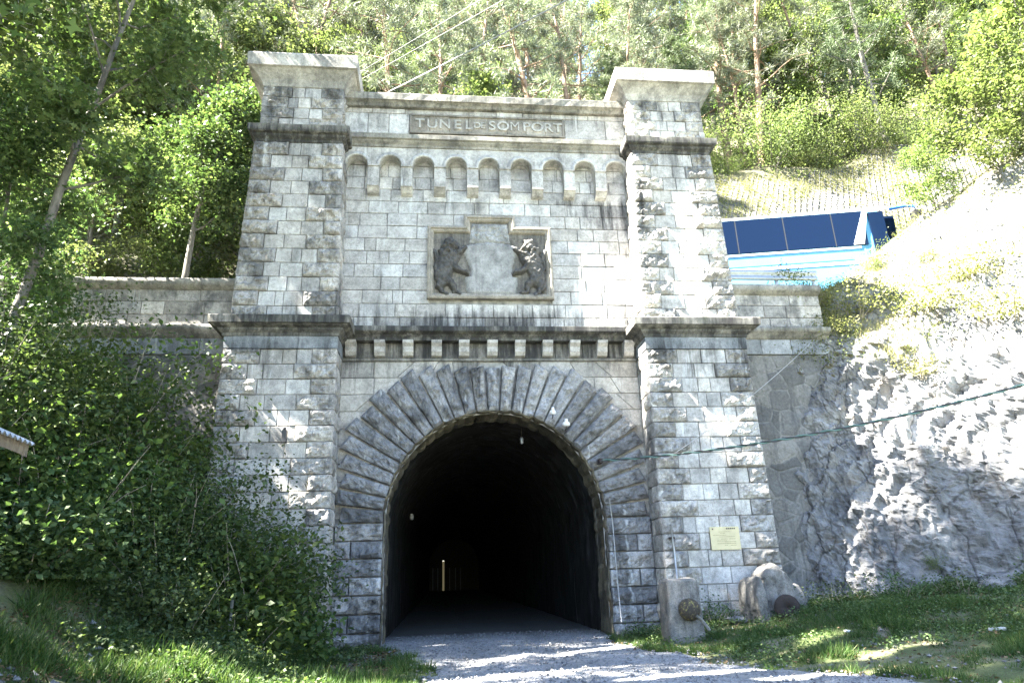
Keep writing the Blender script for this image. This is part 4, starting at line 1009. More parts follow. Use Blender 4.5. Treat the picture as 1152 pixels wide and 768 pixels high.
def bush(seed, rad=1.0, h=1.2, n=60, leafn=40, size=.07, spread=.2, stems=10, shape='quad', aspect=.6):
    r = np.random.default_rng(seed); st, lf = Acc(), Acc(); CC = []
    for i in range(stems):
        az = r.uniform(0, 2 * PI); b = r.uniform(0, .35) * rad
        P = bent((math.cos(az) * b, math.sin(az) * b, -.15), unit(np.array([math.cos(az) * r.uniform(.1, .9), math.sin(az) * r.uniform(.1, .9), 1.])), h * r.uniform(.7, 1.15), r, 5, -.03, .12)
        tube(st, P, np.linspace(.016, .004, 6), 4, cap=False)
        for j in range(max(1, n // stems)):
            v = r.uniform(.15, 1); q = np.array([np.interp(v * 5, np.arange(6), P[:, k]) for k in range(3)])
            CC.append(q + r.normal(0, 1, 3) * [rad * .28, rad * .28, .12])
    CC = np.array(CC); CC[:, 2] = np.maximum(CC[:, 2], .05); k = np.repeat(np.arange(len(CC)), r.poisson(leafn, len(CC)))
    C = CC[k] + r.normal(0, 1, (len(k), 3)) * spread * [1, 1, .8]; C[:, 2] = np.maximum(C[:, 2], .0)
    leaves(lf, C, size, r, shape=shape, aspect=aspect); return st, lf
def plant(name, accs, names, mats, loc, label, cat, group=None, rotz=0, scale=1.):
    root = thing(name, loc, label, cat, group); root.rotation_euler = (0, 0, rotz); root.scale = (scale,) * 3
    for acc, nm, m in zip(accs, names, mats):
        o = acc.build(nm, m, None); o.parent = root
    return root
# ------------------------------------------------ camera
CP = dict(F=764.56, yaw=.1074, pit=.3299, rol=-.0328, c=(-1.208, -15.835, 1.332))
_f = np.array([math.sin(CP['yaw']) * math.cos(CP['pit']), math.cos(CP['yaw']) * math.cos(CP['pit']), math.sin(CP['pit'])])
_r = np.array([math.cos(CP['yaw']), -math.sin(CP['yaw']), 0.]); _u = np.cross(_r, _f)
_c, _s = math.cos(CP['rol']), math.sin(CP['rol']); _r, _u = _c * _r + _s * _u, -_s * _r + _c * _u
cam = bpy.data.cameras.new('camera'); co_ = bpy.data.objects.new('camera', cam); COL.objects.link(co_)
cam.sensor_width = 36; cam.lens = CP['F'] / 1152 * 36; cam.clip_end = 2000; cam.clip_start = .05
mw = Matrix.Identity(4)
for i in range(3): mw[i][0] = _r[i]; mw[i][1] = _u[i]; mw[i][2] = -_f[i]; mw[i][3] = CP['c'][i]
co_.matrix_world = mw; scene.camera = co_
CAMP = np.array(CP['c'])
def project(p):
    v = np.asarray(p, float) - CAMP; w = v @ _f
    return 576 + CP['F'] * (v @ _r) / w, 384 - CP['F'] * (v @ _u) / w, w
def ray(px, py):
    d = _f + (px - 576) / CP['F'] * _r - (py - 384) / CP['F'] * _u; return d
def at(px, py, Y):
    d = ray(px, py); t = (Y - CAMP[1]) / d[1]; return CAMP + t * d

# ------------------------------------------------ buffer stop blocks
def rock_box(name, x0, x1, y0, y1, z0, z1, mat, parent, taper=0., round_top=0., seed=0, rough=.02, col=(.5, .2, .5)):
    r = 14; a = Acc()
    n = 21
    g = np.linspace(-1, 1, n); g = np.sign(g) * (1 - (1 - np.abs(g)) ** 1.3)
    for ax in range(3):
        for sg in (-1, 1):
            A, B = np.meshgrid(g, g, indexing='ij'); P = np.zeros((n, n, 3)); P[..., ax] = sg; P[..., (ax + 1) % 3] = A; P[..., (ax + 2) % 3] = B * sg
            L6 = (np.abs(P) ** 10).sum(-1, keepdims=True) ** .1; P = P / L6
            hz = (P[..., 2] + 1) / 2
            if round_top: P[..., 2] = np.where(P[..., 2] > 0, P[..., 2] * (1 - round_top * np.abs(P[..., 0]) ** 2), P[..., 2])
            k = 1 - taper * hz
            W = np.stack([(x0 + x1) / 2 + P[..., 0] * k * (x1 - x0) / 2, (y0 + y1) / 2 + P[..., 1] * k * (y1 - y0) / 2, (z0 + z1) / 2 + P[..., 2] * (z1 - z0) / 2], -1)
            W = W + ((fbm(W, 3, seed, 4) + .35 * fbm(W, 11, seed, 3)) * rough)[..., None]
            a.add(W.reshape(-1, 3), grid_quads(n, n), col=col)
    return a.build(name, mat, parent)
bs = thing('buffer_block', (3.35, -2.3, 0), 'upright concrete block with a small mossy yellow buffer boss, beside the arch', 'buffer stop')
rock_box('block', 2.98, 3.66, -2.60, -1.95, -.2, 1.16, M['concrete'], bs, taper=.07, seed=3, rough=.02)
a = Acc(); ring(a, [(0, 0), (.15, .0), (.19, .05), (.20, .16), (.15, .24), (.06, .28), (0, .285)], (3.36, -2.56, .62), (-.05, -1, -.02), 20)
a.build('buffer_boss', M['lichen'], bs)
a = Acc(); tube(a, [(3.42, -2.80, .52), (3.54, -2.78, .42), (3.68, -2.72, .26)], [.035, .035, .03], 8); a.build('broken_rod', M['concrete'], bs)
b2 = thing('buffer_block', (5.5, -1.4, 0), 'rounded concrete block with a large rusty round buffer, near the cliff', 'buffer stop')
rock_box('side_slab', 5.02, 5.26, -1.95, -.95, -.2, 1.12, M['concrete'], b2, taper=.05, round_top=.5, seed=5, rough=.035)
rock_box('block', 5.24, 5.98, -1.75, -.92, -.2, 1.32, M['concrete'], b2, taper=.08, round_top=.35, seed=6, rough=.06)
rock_box('rear_block', 5.85, 6.4, -1.45, -.8, -.2, .95, M['concrete'], b2, taper=.15, round_top=.4, seed=8, rough=.05)
bx, by, bz = 5.66, -1.75, .56
a = Acc(); ring(a, [(.12, .30), (.13, 0), (.0, -.0)], (bx, by, bz), (-.3, -1, -.05), 20); a.build('buffer_shank', M['rust'], b2)
a = Acc(); ring(a, [(0, -.33), (.03, -.335), (.032, -.345), (.22, -.34), (.245, -.32), (.25, -.28), (.24, -.25), (.20, -.2), (.14, -.12), (.13, -.02)], (bx, by, bz), (.3, 1, .05), 28); a.build('buffer_disc', M['rust'], b2)

# rod and downpipe on the right tower
rd = thing('iron_rod', (3.72, -1.03, 1.2), 'thin grey iron rod standing against the right tower above the left block', 'rod')
a = Acc(); tube(a, [(3.71, -1.10, 1.05), (3.715, -1.08, 1.7), (3.70, -1.05, 2.25)], .022, 8); a.build('rod', M['steel'], rd)
a = Acc(); box(a, 3.66, 3.76, -1.08, -.95, 1.95, 1.99); a.build('clamp', M['rust'], rd, False)
p0, p1 = (2.54, -.36, .6), (2.54, -.30, 2.4)
a = Acc(); tube(a, [(2.62, -.40, .3), (2.60, -.38, 1.2), (2.60, -.36, 2.3), (2.58, -.3, 2.9)], .014, 6)
tag(a.build('cable_conduit', M['wire'], None), 'pale thin conduit running up the right jamb of the arch', 'conduit')
fl = thing('wall_fitting', (-5.0, -.95, 4.3), 'small black box fitting fixed halfway up the left tower', 'fitting')
p = at(320, 490, -1.0); a = Acc(); box(a, p[0] - .045, p[0] + .045, p[1] - .06, p[1] + .08, p[2] - .14, p[2] + .12); a.build('housing', M['dark'], fl, False)
a = Acc(); ring(a, [(0, 0), (.03, 0), (.035, .05), (0, .06)], (p[0], p[1] - .03, p[2] + .12), (0, 0, 1), 10); a.build('cap', M['dark'], fl)
# porcelain insulators on the arch
for (px, py, sz, lab) in ((622, 463, .085, 'white porcelain insulator on the arch stones, upper of two'), (637, 476, .10, 'white porcelain insulator on the arch stones, lower of two')):
    p = at(px, py, -.42); t_ = thing('insulator', p, lab, 'insulator')
    a = Acc(); ring(a, [(0, .11), (.3 * sz, .11), (.45 * sz, .07), (.35 * sz, .05), (.8 * sz, .02), (.95 * sz, -.04), (.7 * sz, -.06), (0, -.05)], p, (0, -.25, 1), 14); a.build('bell', M['porcelain'], t_)
    a = Acc(); tube(a, [p + [0, 0, -.03], p + [0, .05, -.12], p + [0, .25, -.12]], .011, 6); a.build('pin', M['rust'], t_)
p = at(587, 496, 1.3); t_ = thing('hanging_insulator', p, 'small pale fitting hanging under the dark vault of the arch', 'insulator')
a = Acc(); ring(a, [(0, .1), (.03, .1), (.05, .05), (.04, 0), (.055, -.05), (0, -.08)], p, (0, 0, 1), 12); a.build('bell', M['steel'], t_)
a = Acc(); tube(a, [p + [0, 0, .1], p + [0, 0, .45]], .01, 5); a.build('hanger', M['rust'], t_)

# ------------------------------------------------ cables
def sag(p, q, s, n=26):
    t = np.linspace(0, 1, n)[:, None]; P = np.array(p) * (1 - t) + np.array(q) * t; P[:, 2] -= (4 * s * t * (1 - t))[:, 0]; return P
A_ = at(676, 518, -.42); B_ = at(1152, 412, -5.0); B_ = A_ + (B_ - A_) * 1.35
P = sag(A_, B_, .42, 160)
tw = thing('service_cable', tuple(A_), 'twisted green and black cable sagging from the arch across the cliff', 'cable')
ph = np.linspace(0, 1, 160) * 150
off = np.stack([ph * 0, np.cos(ph), np.sin(ph)], -1) * .018
a = Acc(); tube(a, P + off, .019, 6); a.build('green_strand', M['cable'], tw)
a = Acc(); tube(a, P - off, .017, 6); a.build('black_strand', M['cable_black'], tw)
a = Acc(); box(a, A_[0] - .04, A_[0] + .04, A_[1] - .03, A_[1] + .3, A_[2] - .05, A_[2] + .05); a.build('hook', M['rust'], tw, False)
a = Acc(); tube(a, sag(P[24] , at(920, 378, .0), .12, 20), .009, 5); tag(a.build('thin_wire', M['wire']), 'thin pale wire rising from the twisted cable to the short wall by the cliff', 'wire')
a = Acc(); q0 = at(436, 104, 1.0); q1 = at(628, 0, -5.5); q1 = q0 + (q1 - q0) * 2.2; tube(a, sag(q0, q1, .12, 30), .014, 6); tag(a.build('overhead_cable', M['wire']), 'thick pale overhead cable rising from the parapet to the top edge', 'cable')
for i, (y0, y1, lab) in enumerate(((92, 8, 'thin overhead wire behind the parapet, upper of two'), (100, 22, 'thin overhead wire behind the parapet, lower of two'))):
    a = Acc(); q0 = at(384, y0, 6.0); q1 = at(522, y1, 0.); q0b = q0 - (q1 - q0) * .6; q1 = q0 + (q1 - q0) * 2.2; tube(a, sag(q0b, q1, .1, 30), .007, 5); tag(a.build('overhead_wire', M['wire']), lab, 'wire')

# ------------------------------------------------ coach on the terrace road
def local_box(a, fr, u0, u1, v0, v1, z0, z1, col=(.5, 0, .5)):
    O, U, W = fr
    V = [O + U * u + W * v + np.array([0, 0, z]) for u in (u0, u1) for v in (v0, v1) for z in (z0, z1)]
    a.add(V, BOXQ, col=col)
RZ = 8.22; ang = math.radians(-13.5)
pA = at(812, 247, 3.05); pB = at(1003, 229, 2.0)
top = (pA[2] + pB[2]) / 2; front = at(1004, 229, 1.75)
U_ = unit(np.array([pB[0] - pA[0], pB[1] - pA[1], 0])); W_ = np.array([-U_[1], U_[0], 0])
if W_[1] < 0: W_ = -W_
O_ = np.array([pB[0], pB[1], RZ]); HB = top - RZ; LB = 9.6
print('bus top', top, HB, 'front', O_)
bus = thing('coach', tuple(O_ - U_ * LB / 2), 'light blue coach with dark windows parked on the terrace road above the wall', 'bus')
BF = (O_, U_, W_)
def bus_part(name, mat, *boxes):
    a = Acc()
    for b in boxes: local_box(a, BF, *b)
    return a.build(name, mat, bus, False)
def bus_shell():
    # cross-section through v (width) extruded along u, nose slightly raked
    prof = [(0.05, .35), (0, .5), (0, 1.55), (.04, HB - .25), (.14, HB - .06), (.3, HB), (2.2, HB), (2.36, HB - .06), (2.46, HB - .25), (2.5, 1.55), (2.5, .5), (2.45, .35)]
    us = [-LB, -LB + .15, -.5, -.15, 0]
    V = []
    for k, u in enumerate(us):
        for v, z in prof:
            rake = max(0, (z - 1.2)) * .16 if k == 4 else (max(0, (z - 1.2)) * .12 if k == 3 else 0)
            ins = .07 if k in (0, 4) else 0
            V.append(O_ + U_ * (u - rake) + W_ * (1.25 + (v - 1.25) * (1 - ins)) + np.array([0, 0, z]))
    a = Acc(); n = len(prof); a.add(V, np.concatenate([grid_quads(len(us), n, True)]), [(0, i + 1, i) for i in range(1, n - 1)] + [((len(us) - 1) * n, (len(us) - 1) * n + i, (len(us) - 1) * n + i + 1) for i in range(1, n - 1)])
    return a.build('body', M['bluepaint'], bus, False)
bus_shell()
bus_part('roof_trim', M['whitepaint'], (-LB + .1, -.15, -.012, .05, HB - .13, HB - .05))
we = [-9.4, -8.0, -6.45, -4.95, -3.45, -1.95, -.95]
for i in range(6):
    bus_part('side_window', M['glass'], (we[i] + .02, we[i + 1] - .02, -.022, .06, HB - 1.32, HB - .16))
for x in we[1:-1]: bus_part('window_pillar', M['dark'], (x - .025, x + .025, -.018, .05, HB - 1.32, HB - .16))
bus_part('door_glass', M['glass'], (-.8, -.34, -.024, .06, .75, HB - .2))
a = Acc(); V = []
for (u, z) in ((-1.42, HB - 1.3), (-1.1, HB - 1.3), (-.82, HB - .18), (-.98, HB - .18)):
    for v in (-.035, .04): V.append(O_ + U_ * u + W_ * v + np.array([0, 0, z]))
a.add(V, [(0, 2, 4, 6), (1, 7, 5, 3), (0, 1, 3, 2), (4, 5, 7, 6), (2, 3, 5, 4), (6, 7, 1, 0)]); a.build('white_swoosh', M['whitepaint'], bus, False)
bus_part('white_stripe', M['whitepaint'], (-LB + .05, -1.2, -.014, .05, HB - 1.42, HB - 1.36), (-LB + .05, -1.2, -.014, .05, HB - 1.95, HB - 1.85))
bus_part('locker_line', M['deepblue'], (-LB + .05, -1.5, -.014, .05, HB - 1.82, HB - 1.79), (-LB + .05, -1.3, -.016, .05, .42, .72))
bus_part('windscreen', M['glass'], (-.33, .03, .15, 2.35, 1.2, HB - .3))
for v in (.25, 1.95): bus_part('headlight', M['porcelain'], (-.05, .03, v, v + .3, .6, .8))
a = Acc(); m0 = O_ + np.array([0, 0, HB - .12]); tube(a, [m0 + W_ * .05 - U_ * .1, m0 + U_ * .35 - W_ * .1, m0 + U_ * .6 - W_ * .12 - [0, 0, .05], m0 + U_ * .6 - W_ * .12 - [0, 0, .25]], [.05, .045, .04, .03], 8)
mi_ = a.build('mirror_arm', M['deepblue'], bus)
a = Acc(); local_box(a, BF, .48, .68, -.28, -.0, HB - .78, HB - .36); mm_ = a.build('mirror', M['dark'], None, False); mm_.parent = mi_; mm_.location = (0, 0, 0)
for u in (-7.4, -1.9):
    for v in (.02, 2.2):
        c = O_ + U_ * u + W_ * (v + .13) + np.array([0, 0, .48])
        a = Acc(); ring(a, [(.25, -.13), (.46, -.14), (.49, -.1), (.49, .1), (.46, .14), (.25, .13)], c, W_, 28); wh = a.build('wheel', M['tyre'], bus)
        a = Acc(); ring(a, [(0, -.10), (.08, -.12), (.12, -.07), (.26, -.10), (.27, .1), (0, .1)], c, W_, 20); h_ = a.build('rim', M['steel'], None); h_.parent = wh; h_.location = (0, 0, 0)
# guard rail along the terrace, in front of the coach
gr = thing('guard_rail', (7.5, .95, 8.2), 'weathered grey guard rail along the terrace in front of the coach', 'guard rail')
a = Acc(); pr = np.array([(0, 8.95), (-.04, 8.99), (-.04, 9.05), (0, 9.09), (0, 9.13), (-.04, 9.17), (-.04, 9.23), (0, 9.27)])
Xs = np.linspace(5.9, 9.4, 20); V = np.array([[(x, .96 + o, z) for o, z in pr] for x in Xs]); a.add(V.reshape(-1, 3), grid_quads(20, 8)); a.build('rail', M['steel'], gr)
for x in (6.4, 8.2, 9.3):
    a = Acc(); box(a, x - .04, x + .04, .98, 1.06, 8.0, 9.2); a.build('post', M['steel'], gr, False)

# ------------------------------------------------ rockfall netting on the cut slope
a = Acc()
def net_line(x0, y0, dx, n=40):
    pts = []
    for k in range(n):
        x = x0 + dx * k * .33; y = y0 + .33 * k * .62
        if not (6.5 < x < 30 and y < 12.6): continue
        pts.append((x, y, float(hill_h(x, y)) + .10))
    if len(pts) > 3: tube(a, pts, .02, 3, cap=False)
for k in range(110):
    net_line(2 + k * .30, 6.0, .55); net_line(4 + k * .30, 6.0, -.55)
tag(a.build('rockfall_netting', M['asphalt']), 'grey diamond wire netting pinned over the rock slope above the coach', 'netting')

# ------------------------------------------------ shed corner at the left edge
sc_ = at(40, 500, -8.6)
sh = thing('shed', (sc_[0] - 1.2, -8.0, 1.0), 'shed corner with a pale corrugated metal roof at the left edge', 'shed')
print('shed corner', sc_)
U2 = unit(np.array([1, .1, -.46])); W2 = unit(np.array([.1, -1, .0])); n_ = 60
a = Acc(); V = []
for j in range(n_ * 2 + 1):
    w = j / (n_ * 2) * 3.0
    for u in (0, -2.6):
        V.append(sc_ + U2 * u + W2 * w + np.array([0, 0, .014 * math.sin(j * PI / 2.0)]))
a.add(V, grid_quads(n_ * 2 + 1, 2)); V2 = np.array(V) - [0, 0, .012]; a.add(V2, grid_quads(n_ * 2 + 1, 2)[:, ::-1]); a.build('roof_sheet', M['sheet'], sh, True)
a = Acc(); V = [sc_ + U2 * u + W2 * w + np.array([0, 0, z]) for u in (-.05, -2.5) for w in (.03, .09) for z in (-.15, -.02)]; a.add(V, BOXQ)
V = [sc_ + U2 * u + W2 * w + np.array([0, 0, z]) for u in (-.12, -.07) for w in (.05, 2.9) for z in (-.14, -.02)]; a.add(V, BOXQ); a.build('fascia_board', M['wood'], sh, False)
gz = float(ground_h(sc_[0] - 1.5, -7.5)) - .3
a = Acc(); box(a, sc_[0] - 2.4, sc_[0] - .42, -11.3, -8.8, gz, sc_[2] - .02); a.build('walls', M['concrete'], sh, False)

# ------------------------------------------------ stones and litter
def boulder(name, px, py, Y, s, mat, label, cat, seed, flat=.7, z=None, col=(.6, .1, .4)):
    r = np.random.default_rng(seed); n = 14
    p = at(px, py, Y); zz = float(ground_h(p[0], p[1])) if z is None else z
    th, ph = np.meshgrid(np.linspace(0, PI, n), np.linspace(0, 2 * PI, 20, endpoint=False), indexing='ij')
    D = np.stack([np.sin(th) * np.cos(ph), np.sin(th) * np.sin(ph), np.cos(th)], -1)
    R = 1 + .35 * fbm(D + seed * 3.1, 1.3, seed, 3) ; R = R * (1 + .1 * vnoise(D, 5, seed))
    V = D * R[..., None] * s * [1.25, .9, flat] + [p[0], p[1], zz + s * flat * .55]
    a = Acc(); a.add(V.reshape(-1, 3), grid_quads(n, 20, True)[:, ::-1], col=col)
    return tag(a.build(name, mat, origin=(p[0], p[1], zz), smooth=False), label, cat)
boulder('boulder', 1130, 700, -2.9, .26, M['rock'], 'white flat boulder in the grass at the right edge', 'boulder', 3, .5)
boulder('boulder', 276, 725, -3.6, .19, M['ashlar_rough'], 'round grey boulder on the left bank below the thin post', 'boulder', 4, .9)
boulder('boulder', 182, 735, -4.0, .15, M['ashlar_rough'], 'rough grey stone in the left bank, left of the round boulder', 'boulder', 5, .8)
boulder('boulder', 830, 708, -1.5, .18, M['rock'], 'low grey stone lying between the two concrete blocks', 'boulder', 6, .5)
boulder('boulder', 720, 738, -4.2, .0 + .05, M['ashlar_rough'], 'fist sized stone on the edge of the gravel by the arch', 'stone', 7, .7)
for i, (px, py, Y, s, lab) in enumerate(((955, 722, -4.2, .045, 'crumpled white paper on the grass below the cliff'), (1062, 712, -3.6, .03, 'small white scrap in the grass left of the white boulder'), (975, 706, -3.3, .03, 'small white scrap among the weeds at the cliff foot'), (188, 755, -5.4, .03, 'small white scrap at the foot of the left bank'))):
    boulder('litter_scrap', px, py, Y, s, M['litter'], lab, 'litter', 20 + i, .4)
p = at(1130, 741, -5.6); z = float(ground_h(p[0], p[1])) + .05
a = Acc(); tube(a, [(p[0] - .10, p[1] + .05, z - .02), (p[0] + .10, p[1] - .05, z - .01)], .028, 12); tag(a.build('litter_tube', M['litter']), 'white cardboard tube lying in the grass at the bottom right', 'litter')
p = at(260, 690, -4.4); z = float(ground_h(p[0], p[1]))
a = Acc(); tube(a, [(p[0], p[1], z - .2), (p[0], p[1], z + .75)], .025, 8); tag(a.build('marker_post', M['steel']), 'thin grey post standing in the left bank', 'post')
# ------------------------------------------------ prototypes shared between copies
PROTO = {}
def proto(key, maker, names, mats):
    accs = maker()
    PROTO[key] = [(nm, acc.build(nm, m, None, data_only=True)) for nm, acc, m in zip(names, accs, mats)]
def put(key, name, loc, rotz, scale, label, cat, group=None, tilt=(0, 0)):
    root = thing(name, loc, label, cat, group); root.rotation_euler = (tilt[0], tilt[1], rotz)
    root.scale = scale if hasattr(scale, '__len__') else (scale,) * 3
    for nm, me in PROTO[key]:
        o = bpy.data.objects.new(nm, me); COL.objects.link(o); o.parent = root
    return root
TC = ['trunk', 'crown']
proto('pineA', lambda: pine_tree(1, 16, .2, .32, 3.2, 32, 10, 38, .24), TC, [M['bark_pine'], M['needle']])
proto('pineB', lambda: pine_tree(2, 18, .19, .4, 2.8, 32, 10, 38, .24), TC, [M['bark_pine'], M['needle']])
proto('pineC', lambda: pine_tree(3, 14, .2, .25, 3.3, 34, 10, 40, .24), TC, [M['bark'], M['needle_d']])
proto('pineD', lambda: pine_tree(4, 15, .17, .35, 2.7, 32, 10, 38, .24), TC, [M['bark_pine'], M['needle']])
proto('broadA', lambda: broad_tree(5, 12, .15, .2, 3.0, 20, 7, 36, .17, .45), TC, [M['bark'], M['leaf_hill']])
proto('broadB', lambda: broad_tree(6, 10, .12, .15, 2.8, 18, 7, 30, .16, .42, trunks=2), TC, [M['bark_pale'], M['leaf_light']])
proto('broadC', lambda: broad_tree(8, 11, .13, .12, 2.6, 22, 7, 36, .16, .42), TC, [M['bark'], M['leaf_broad']])
proto('shrub', lambda: bush(9, 1.6, 2.6, 140, 60, .085, .30, 14), ['stems', 'leaves'], [M['bark'], M['leaf_hill']])
proto('shrubL', lambda: bush(10, 1.4, 2.2, 120, 50, .085, .3, 14), ['stems', 'leaves'], [M['bark'], M['leaf_light']])

# ------------------------------------------------ hillside forest (rows going up the slope)
rf = np.random.default_rng(77)
forest = []
rows = [(9.5, 2.7, 'front'), (13.5, 3.1, 'second'), (18.5, 3.6, 'third'), (24.5, 4.2, 'fourth'), (32, 5.2, 'fifth'), (41, 6.3, 'sixth'), (52, 7.5, 'seventh'), (65, 9, 'last')]
for (y, st, rn) in rows:
    half = 10 + .95 * (y + 16)
    x = -half + 2
    while x < half + 6 + y * .15:
        xx, yy = x + rf.normal(0, st * .22), y + rf.normal(0, 1.0)
        if xx > 5 and yy < 13.4: x += st; continue          # the cut slope stays bare
        forest.append((xx, yy, rn)); x += st * rf.uniform(.62, 1.0)
kinds = {'pineA': ('pine_tree', 'red trunked grey green pine', 'pine'), 'pineB': ('pine_tree', 'tall slender grey green pine', 'pine'), 'pineC': ('pine_tree', 'dark bushy pine', 'pine'), 'pineD': ('pine_tree', 'loose pale pine', 'pine'),
         'broadA': ('broadleaf_tree', 'mid green leafy tree', 'tree'), 'broadB': ('broadleaf_tree', 'yellow green leafy tree', 'tree'), 'broadC': ('broadleaf_tree', 'dark green leafy tree', 'tree')}
recs = []
for (x, y, rn) in forest:
    z = float(hill_h(x, y)) - .3
    q = project((x, y, z + 6))
    if q[2] < 1 or q[0] < -160 or q[0] > 1310: continue
    u = rf.random()
    if x < -3: key = 'broadB' if u < .3 else 'broadA' if u < .5 else 'pineD' if u < .75 else 'pineB'
    elif x < 9: key = 'pineA' if u < .34 else 'pineB' if u < .6 else 'pineD' if u < .8 else 'pineC' if u < .88 else 'broadB'
    else: key = 'pineC' if u < .18 else 'broadC' if u < .32 else 'pineA' if u < .62 else 'pineD' if u < .78 else 'broadA' if u < .9 else 'broadB'
    recs.append([key, x, y, z, rn, q[0]])
def zone(px):
    return 'behind the left foliage' if px < 250 else 'above the left cap' if px < 400 else 'above the carved inscription' if px < 690 else 'above the right cap' if px < 830 else 'above the coach' if px < 1030 else 'at the right edge'
from collections import defaultdict
buckets = defaultdict(list)
for r in recs: buckets[(kinds[r[0]][1], zone(r[5]), r[4])].append(r)
ORD = ['leftmost', 'second from left', 'third from left', 'fourth from left', 'fifth from left', 'sixth from left', 'seventh from left', 'eighth from left', 'ninth from left']
for (ds, zn, rn), L in buckets.items():
    L.sort(key=lambda r: r[5])
    for i, r in enumerate(L):
        key, x, y, z = r[:4]
        lab = f'{ds} {zn}, {rn} row' + (f', {ORD[min(i, 8)]}' if len(L) > 1 else '')
        far = 1 + .012 * max(0, y - 20)
        put(key, kinds[key][0], (x, y, z), rf.uniform(0, 6.28), (far * rf.uniform(.8, 1.15),) * 2 + (far * rf.uniform(.85, 1.15),), lab, kinds[key][2], 'trees on the wooded hillside', tilt=(rf.normal(0, .03), rf.normal(0, .03)))
print('forest', len(recs))
for i, (x, y, k_, s_, w_) in enumerate(((7.0, 13.6, 'pineC', .62, 'low dark pine atop the netted slope beside the right cap'), (9.6, 14.2, 'pineD', .7, 'low loose pine atop the netted slope, second from the right cap'), (12.4, 14.4, 'pineC', .75, 'low dark pine atop the netted slope, third from the right cap'), (15.2, 14.6, 'pineA', .7, 'low red trunked pine atop the netted slope above the coach front'), (18.6, 14.8, 'broadC', .8, 'low dark leafy tree atop the netted slope'), (22.0, 15.0, 'pineC', .8, 'low dark pine atop the netted slope near the right edge'),
    (-14.5, 5.2, 'broadB', .62, 'small yellow green tree behind the left wall, leftmost'), (-12.2, 4.4, 'broadA', .6, 'small green tree behind the left wall, second from left'), (-10.2, 6.0, 'broadB', .66, 'small yellow green tree behind the left wall, third from left'), (-7.9, 6.4, 'broadA', .66, 'small green tree behind the left wall, nearest the tower'), (-16.8, 6.5, 'broadA', .8, 'green tree behind the outer end of the left wall'))):
    put(k_, kinds[k_][0], (x, y, float(hill_h(x, y)) - .3), rf.uniform(0, 6.28), s_, w_, kinds[k_][2])
# undergrowth on the forest floor
x = rf.uniform(-60, 75, 60000); y = 4 + 60 * rf.random(60000) ** 1.6
k = ~((x > 4.5) & (y < 12.2)) & (np.abs(x) < 14 + y); x, y = x[k], y[k]
P = np.stack([x, y, x * 0], -1); k = vnoise(P, .5, 6) > -.35; x, y, P = x[k], y[k], P[k]
n3 = np.repeat(np.arange(len(x)), 7); C = np.stack([x[n3], y[n3], hill_h(x[n3], y[n3])], -1) + rf.normal(0, 1, (len(n3), 3)) * [.25, .25, .2] + [0, 0, .3]
a = Acc(); leaves(a, C, .14, rf, up=.6); tag(a.build('undergrowth', M['leaf_hill']), kind='stuff')

# shrubs hanging over the netted slope and behind the walls
rs = np.random.default_rng(5)
sh_list = [(7.2, 12.8), (9.2, 13.0), (11.3, 13.4), (13.4, 13.2), (15.8, 13.5), (18.4, 13.2), (6.2, 11.2), (21, 13.4), (24, 13.2)]
for i, (x, y) in enumerate(sh_list):
    put('shrub' if i % 3 else 'shrubL', 'shrub', (x, y, float(hill_h(x, y)) - .2), rs.uniform(0, 6), rs.uniform(.5, 1.5), ('bushy green shrub' if i % 3 else 'pale green shrub') + ' atop the netted slope, ' + ['leftmost but one', 'third from left', 'fourth from left', 'fifth from left', 'sixth from left', 'seventh from left', 'leftmost beside the right cap', 'eighth from left', 'rightmost'][i], 'shrub', 'shrubs at the top of the netted slope')
for i, (x, y) in enumerate([(-13.5, 3.2), (-11.2, 2.6), (-9.0, 3.4), (-7.6, 4.4), (-12.5, 5.0), (-10.2, 5.6)]):
    put('shrubL' if i % 2 else 'shrub', 'shrub', (x, y, 8.0), rs.uniform(0, 6), rs.uniform(.5, .8), ('pale green shrub' if i % 2 else 'bushy green shrub') + ' behind the left retaining wall, ' + ['leftmost', 'second from left', 'fourth from left', 'nearest the tower', 'third from left set back', 'fifth from left set back'][i], 'shrub', 'shrubs behind the left wall')

def wgap(x0, y0, x1, y1, w): p, q = at(x0, y0, -.95), at(x1, y1, -.95); LEAF_GAPS['walls'].append(((p[0], p[2]), (q[0], q[2]), w))
def ggap(x0, y0, x1, y1, w):
    p, q = [CAMP + ray(a, b) * (-CAMP[2] / ray(a, b)[2]) for a, b in ((x0, y0), (x1, y1))]; LEAF_GAPS['ground'].append((p[:2], q[:2], w))
for g_ in ((303, 296, 364, 354, .20), (286, 432, 352, 504, .20), (300, 520, 330, 560, .22), (335, 530, 368, 590, .18), (290, 86, 289, 132, .16), (318, 96, 352, 128, .14), (312, 190, 350, 222, .15), (262, 470, 262, 505, .14), (375, 250, 378, 300, .08), (776, 402, 838, 458, .24), (690, 600, 700, 660, .12), (740, 610, 745, 660, .14)): wgap(*g_)
for g_ in ((500, 753, 600, 736, .10), (560, 763, 660, 752, .12), (610, 738, 745, 722, .12), (660, 752, 790, 738, .10), (700, 765, 860, 752, .14), (860, 766, 1010, 752, .14), (640, 728, 700, 724, .06), (840, 740, 960, 728, .12), (930, 745, 1060, 735, .12)): ggap(*g_)
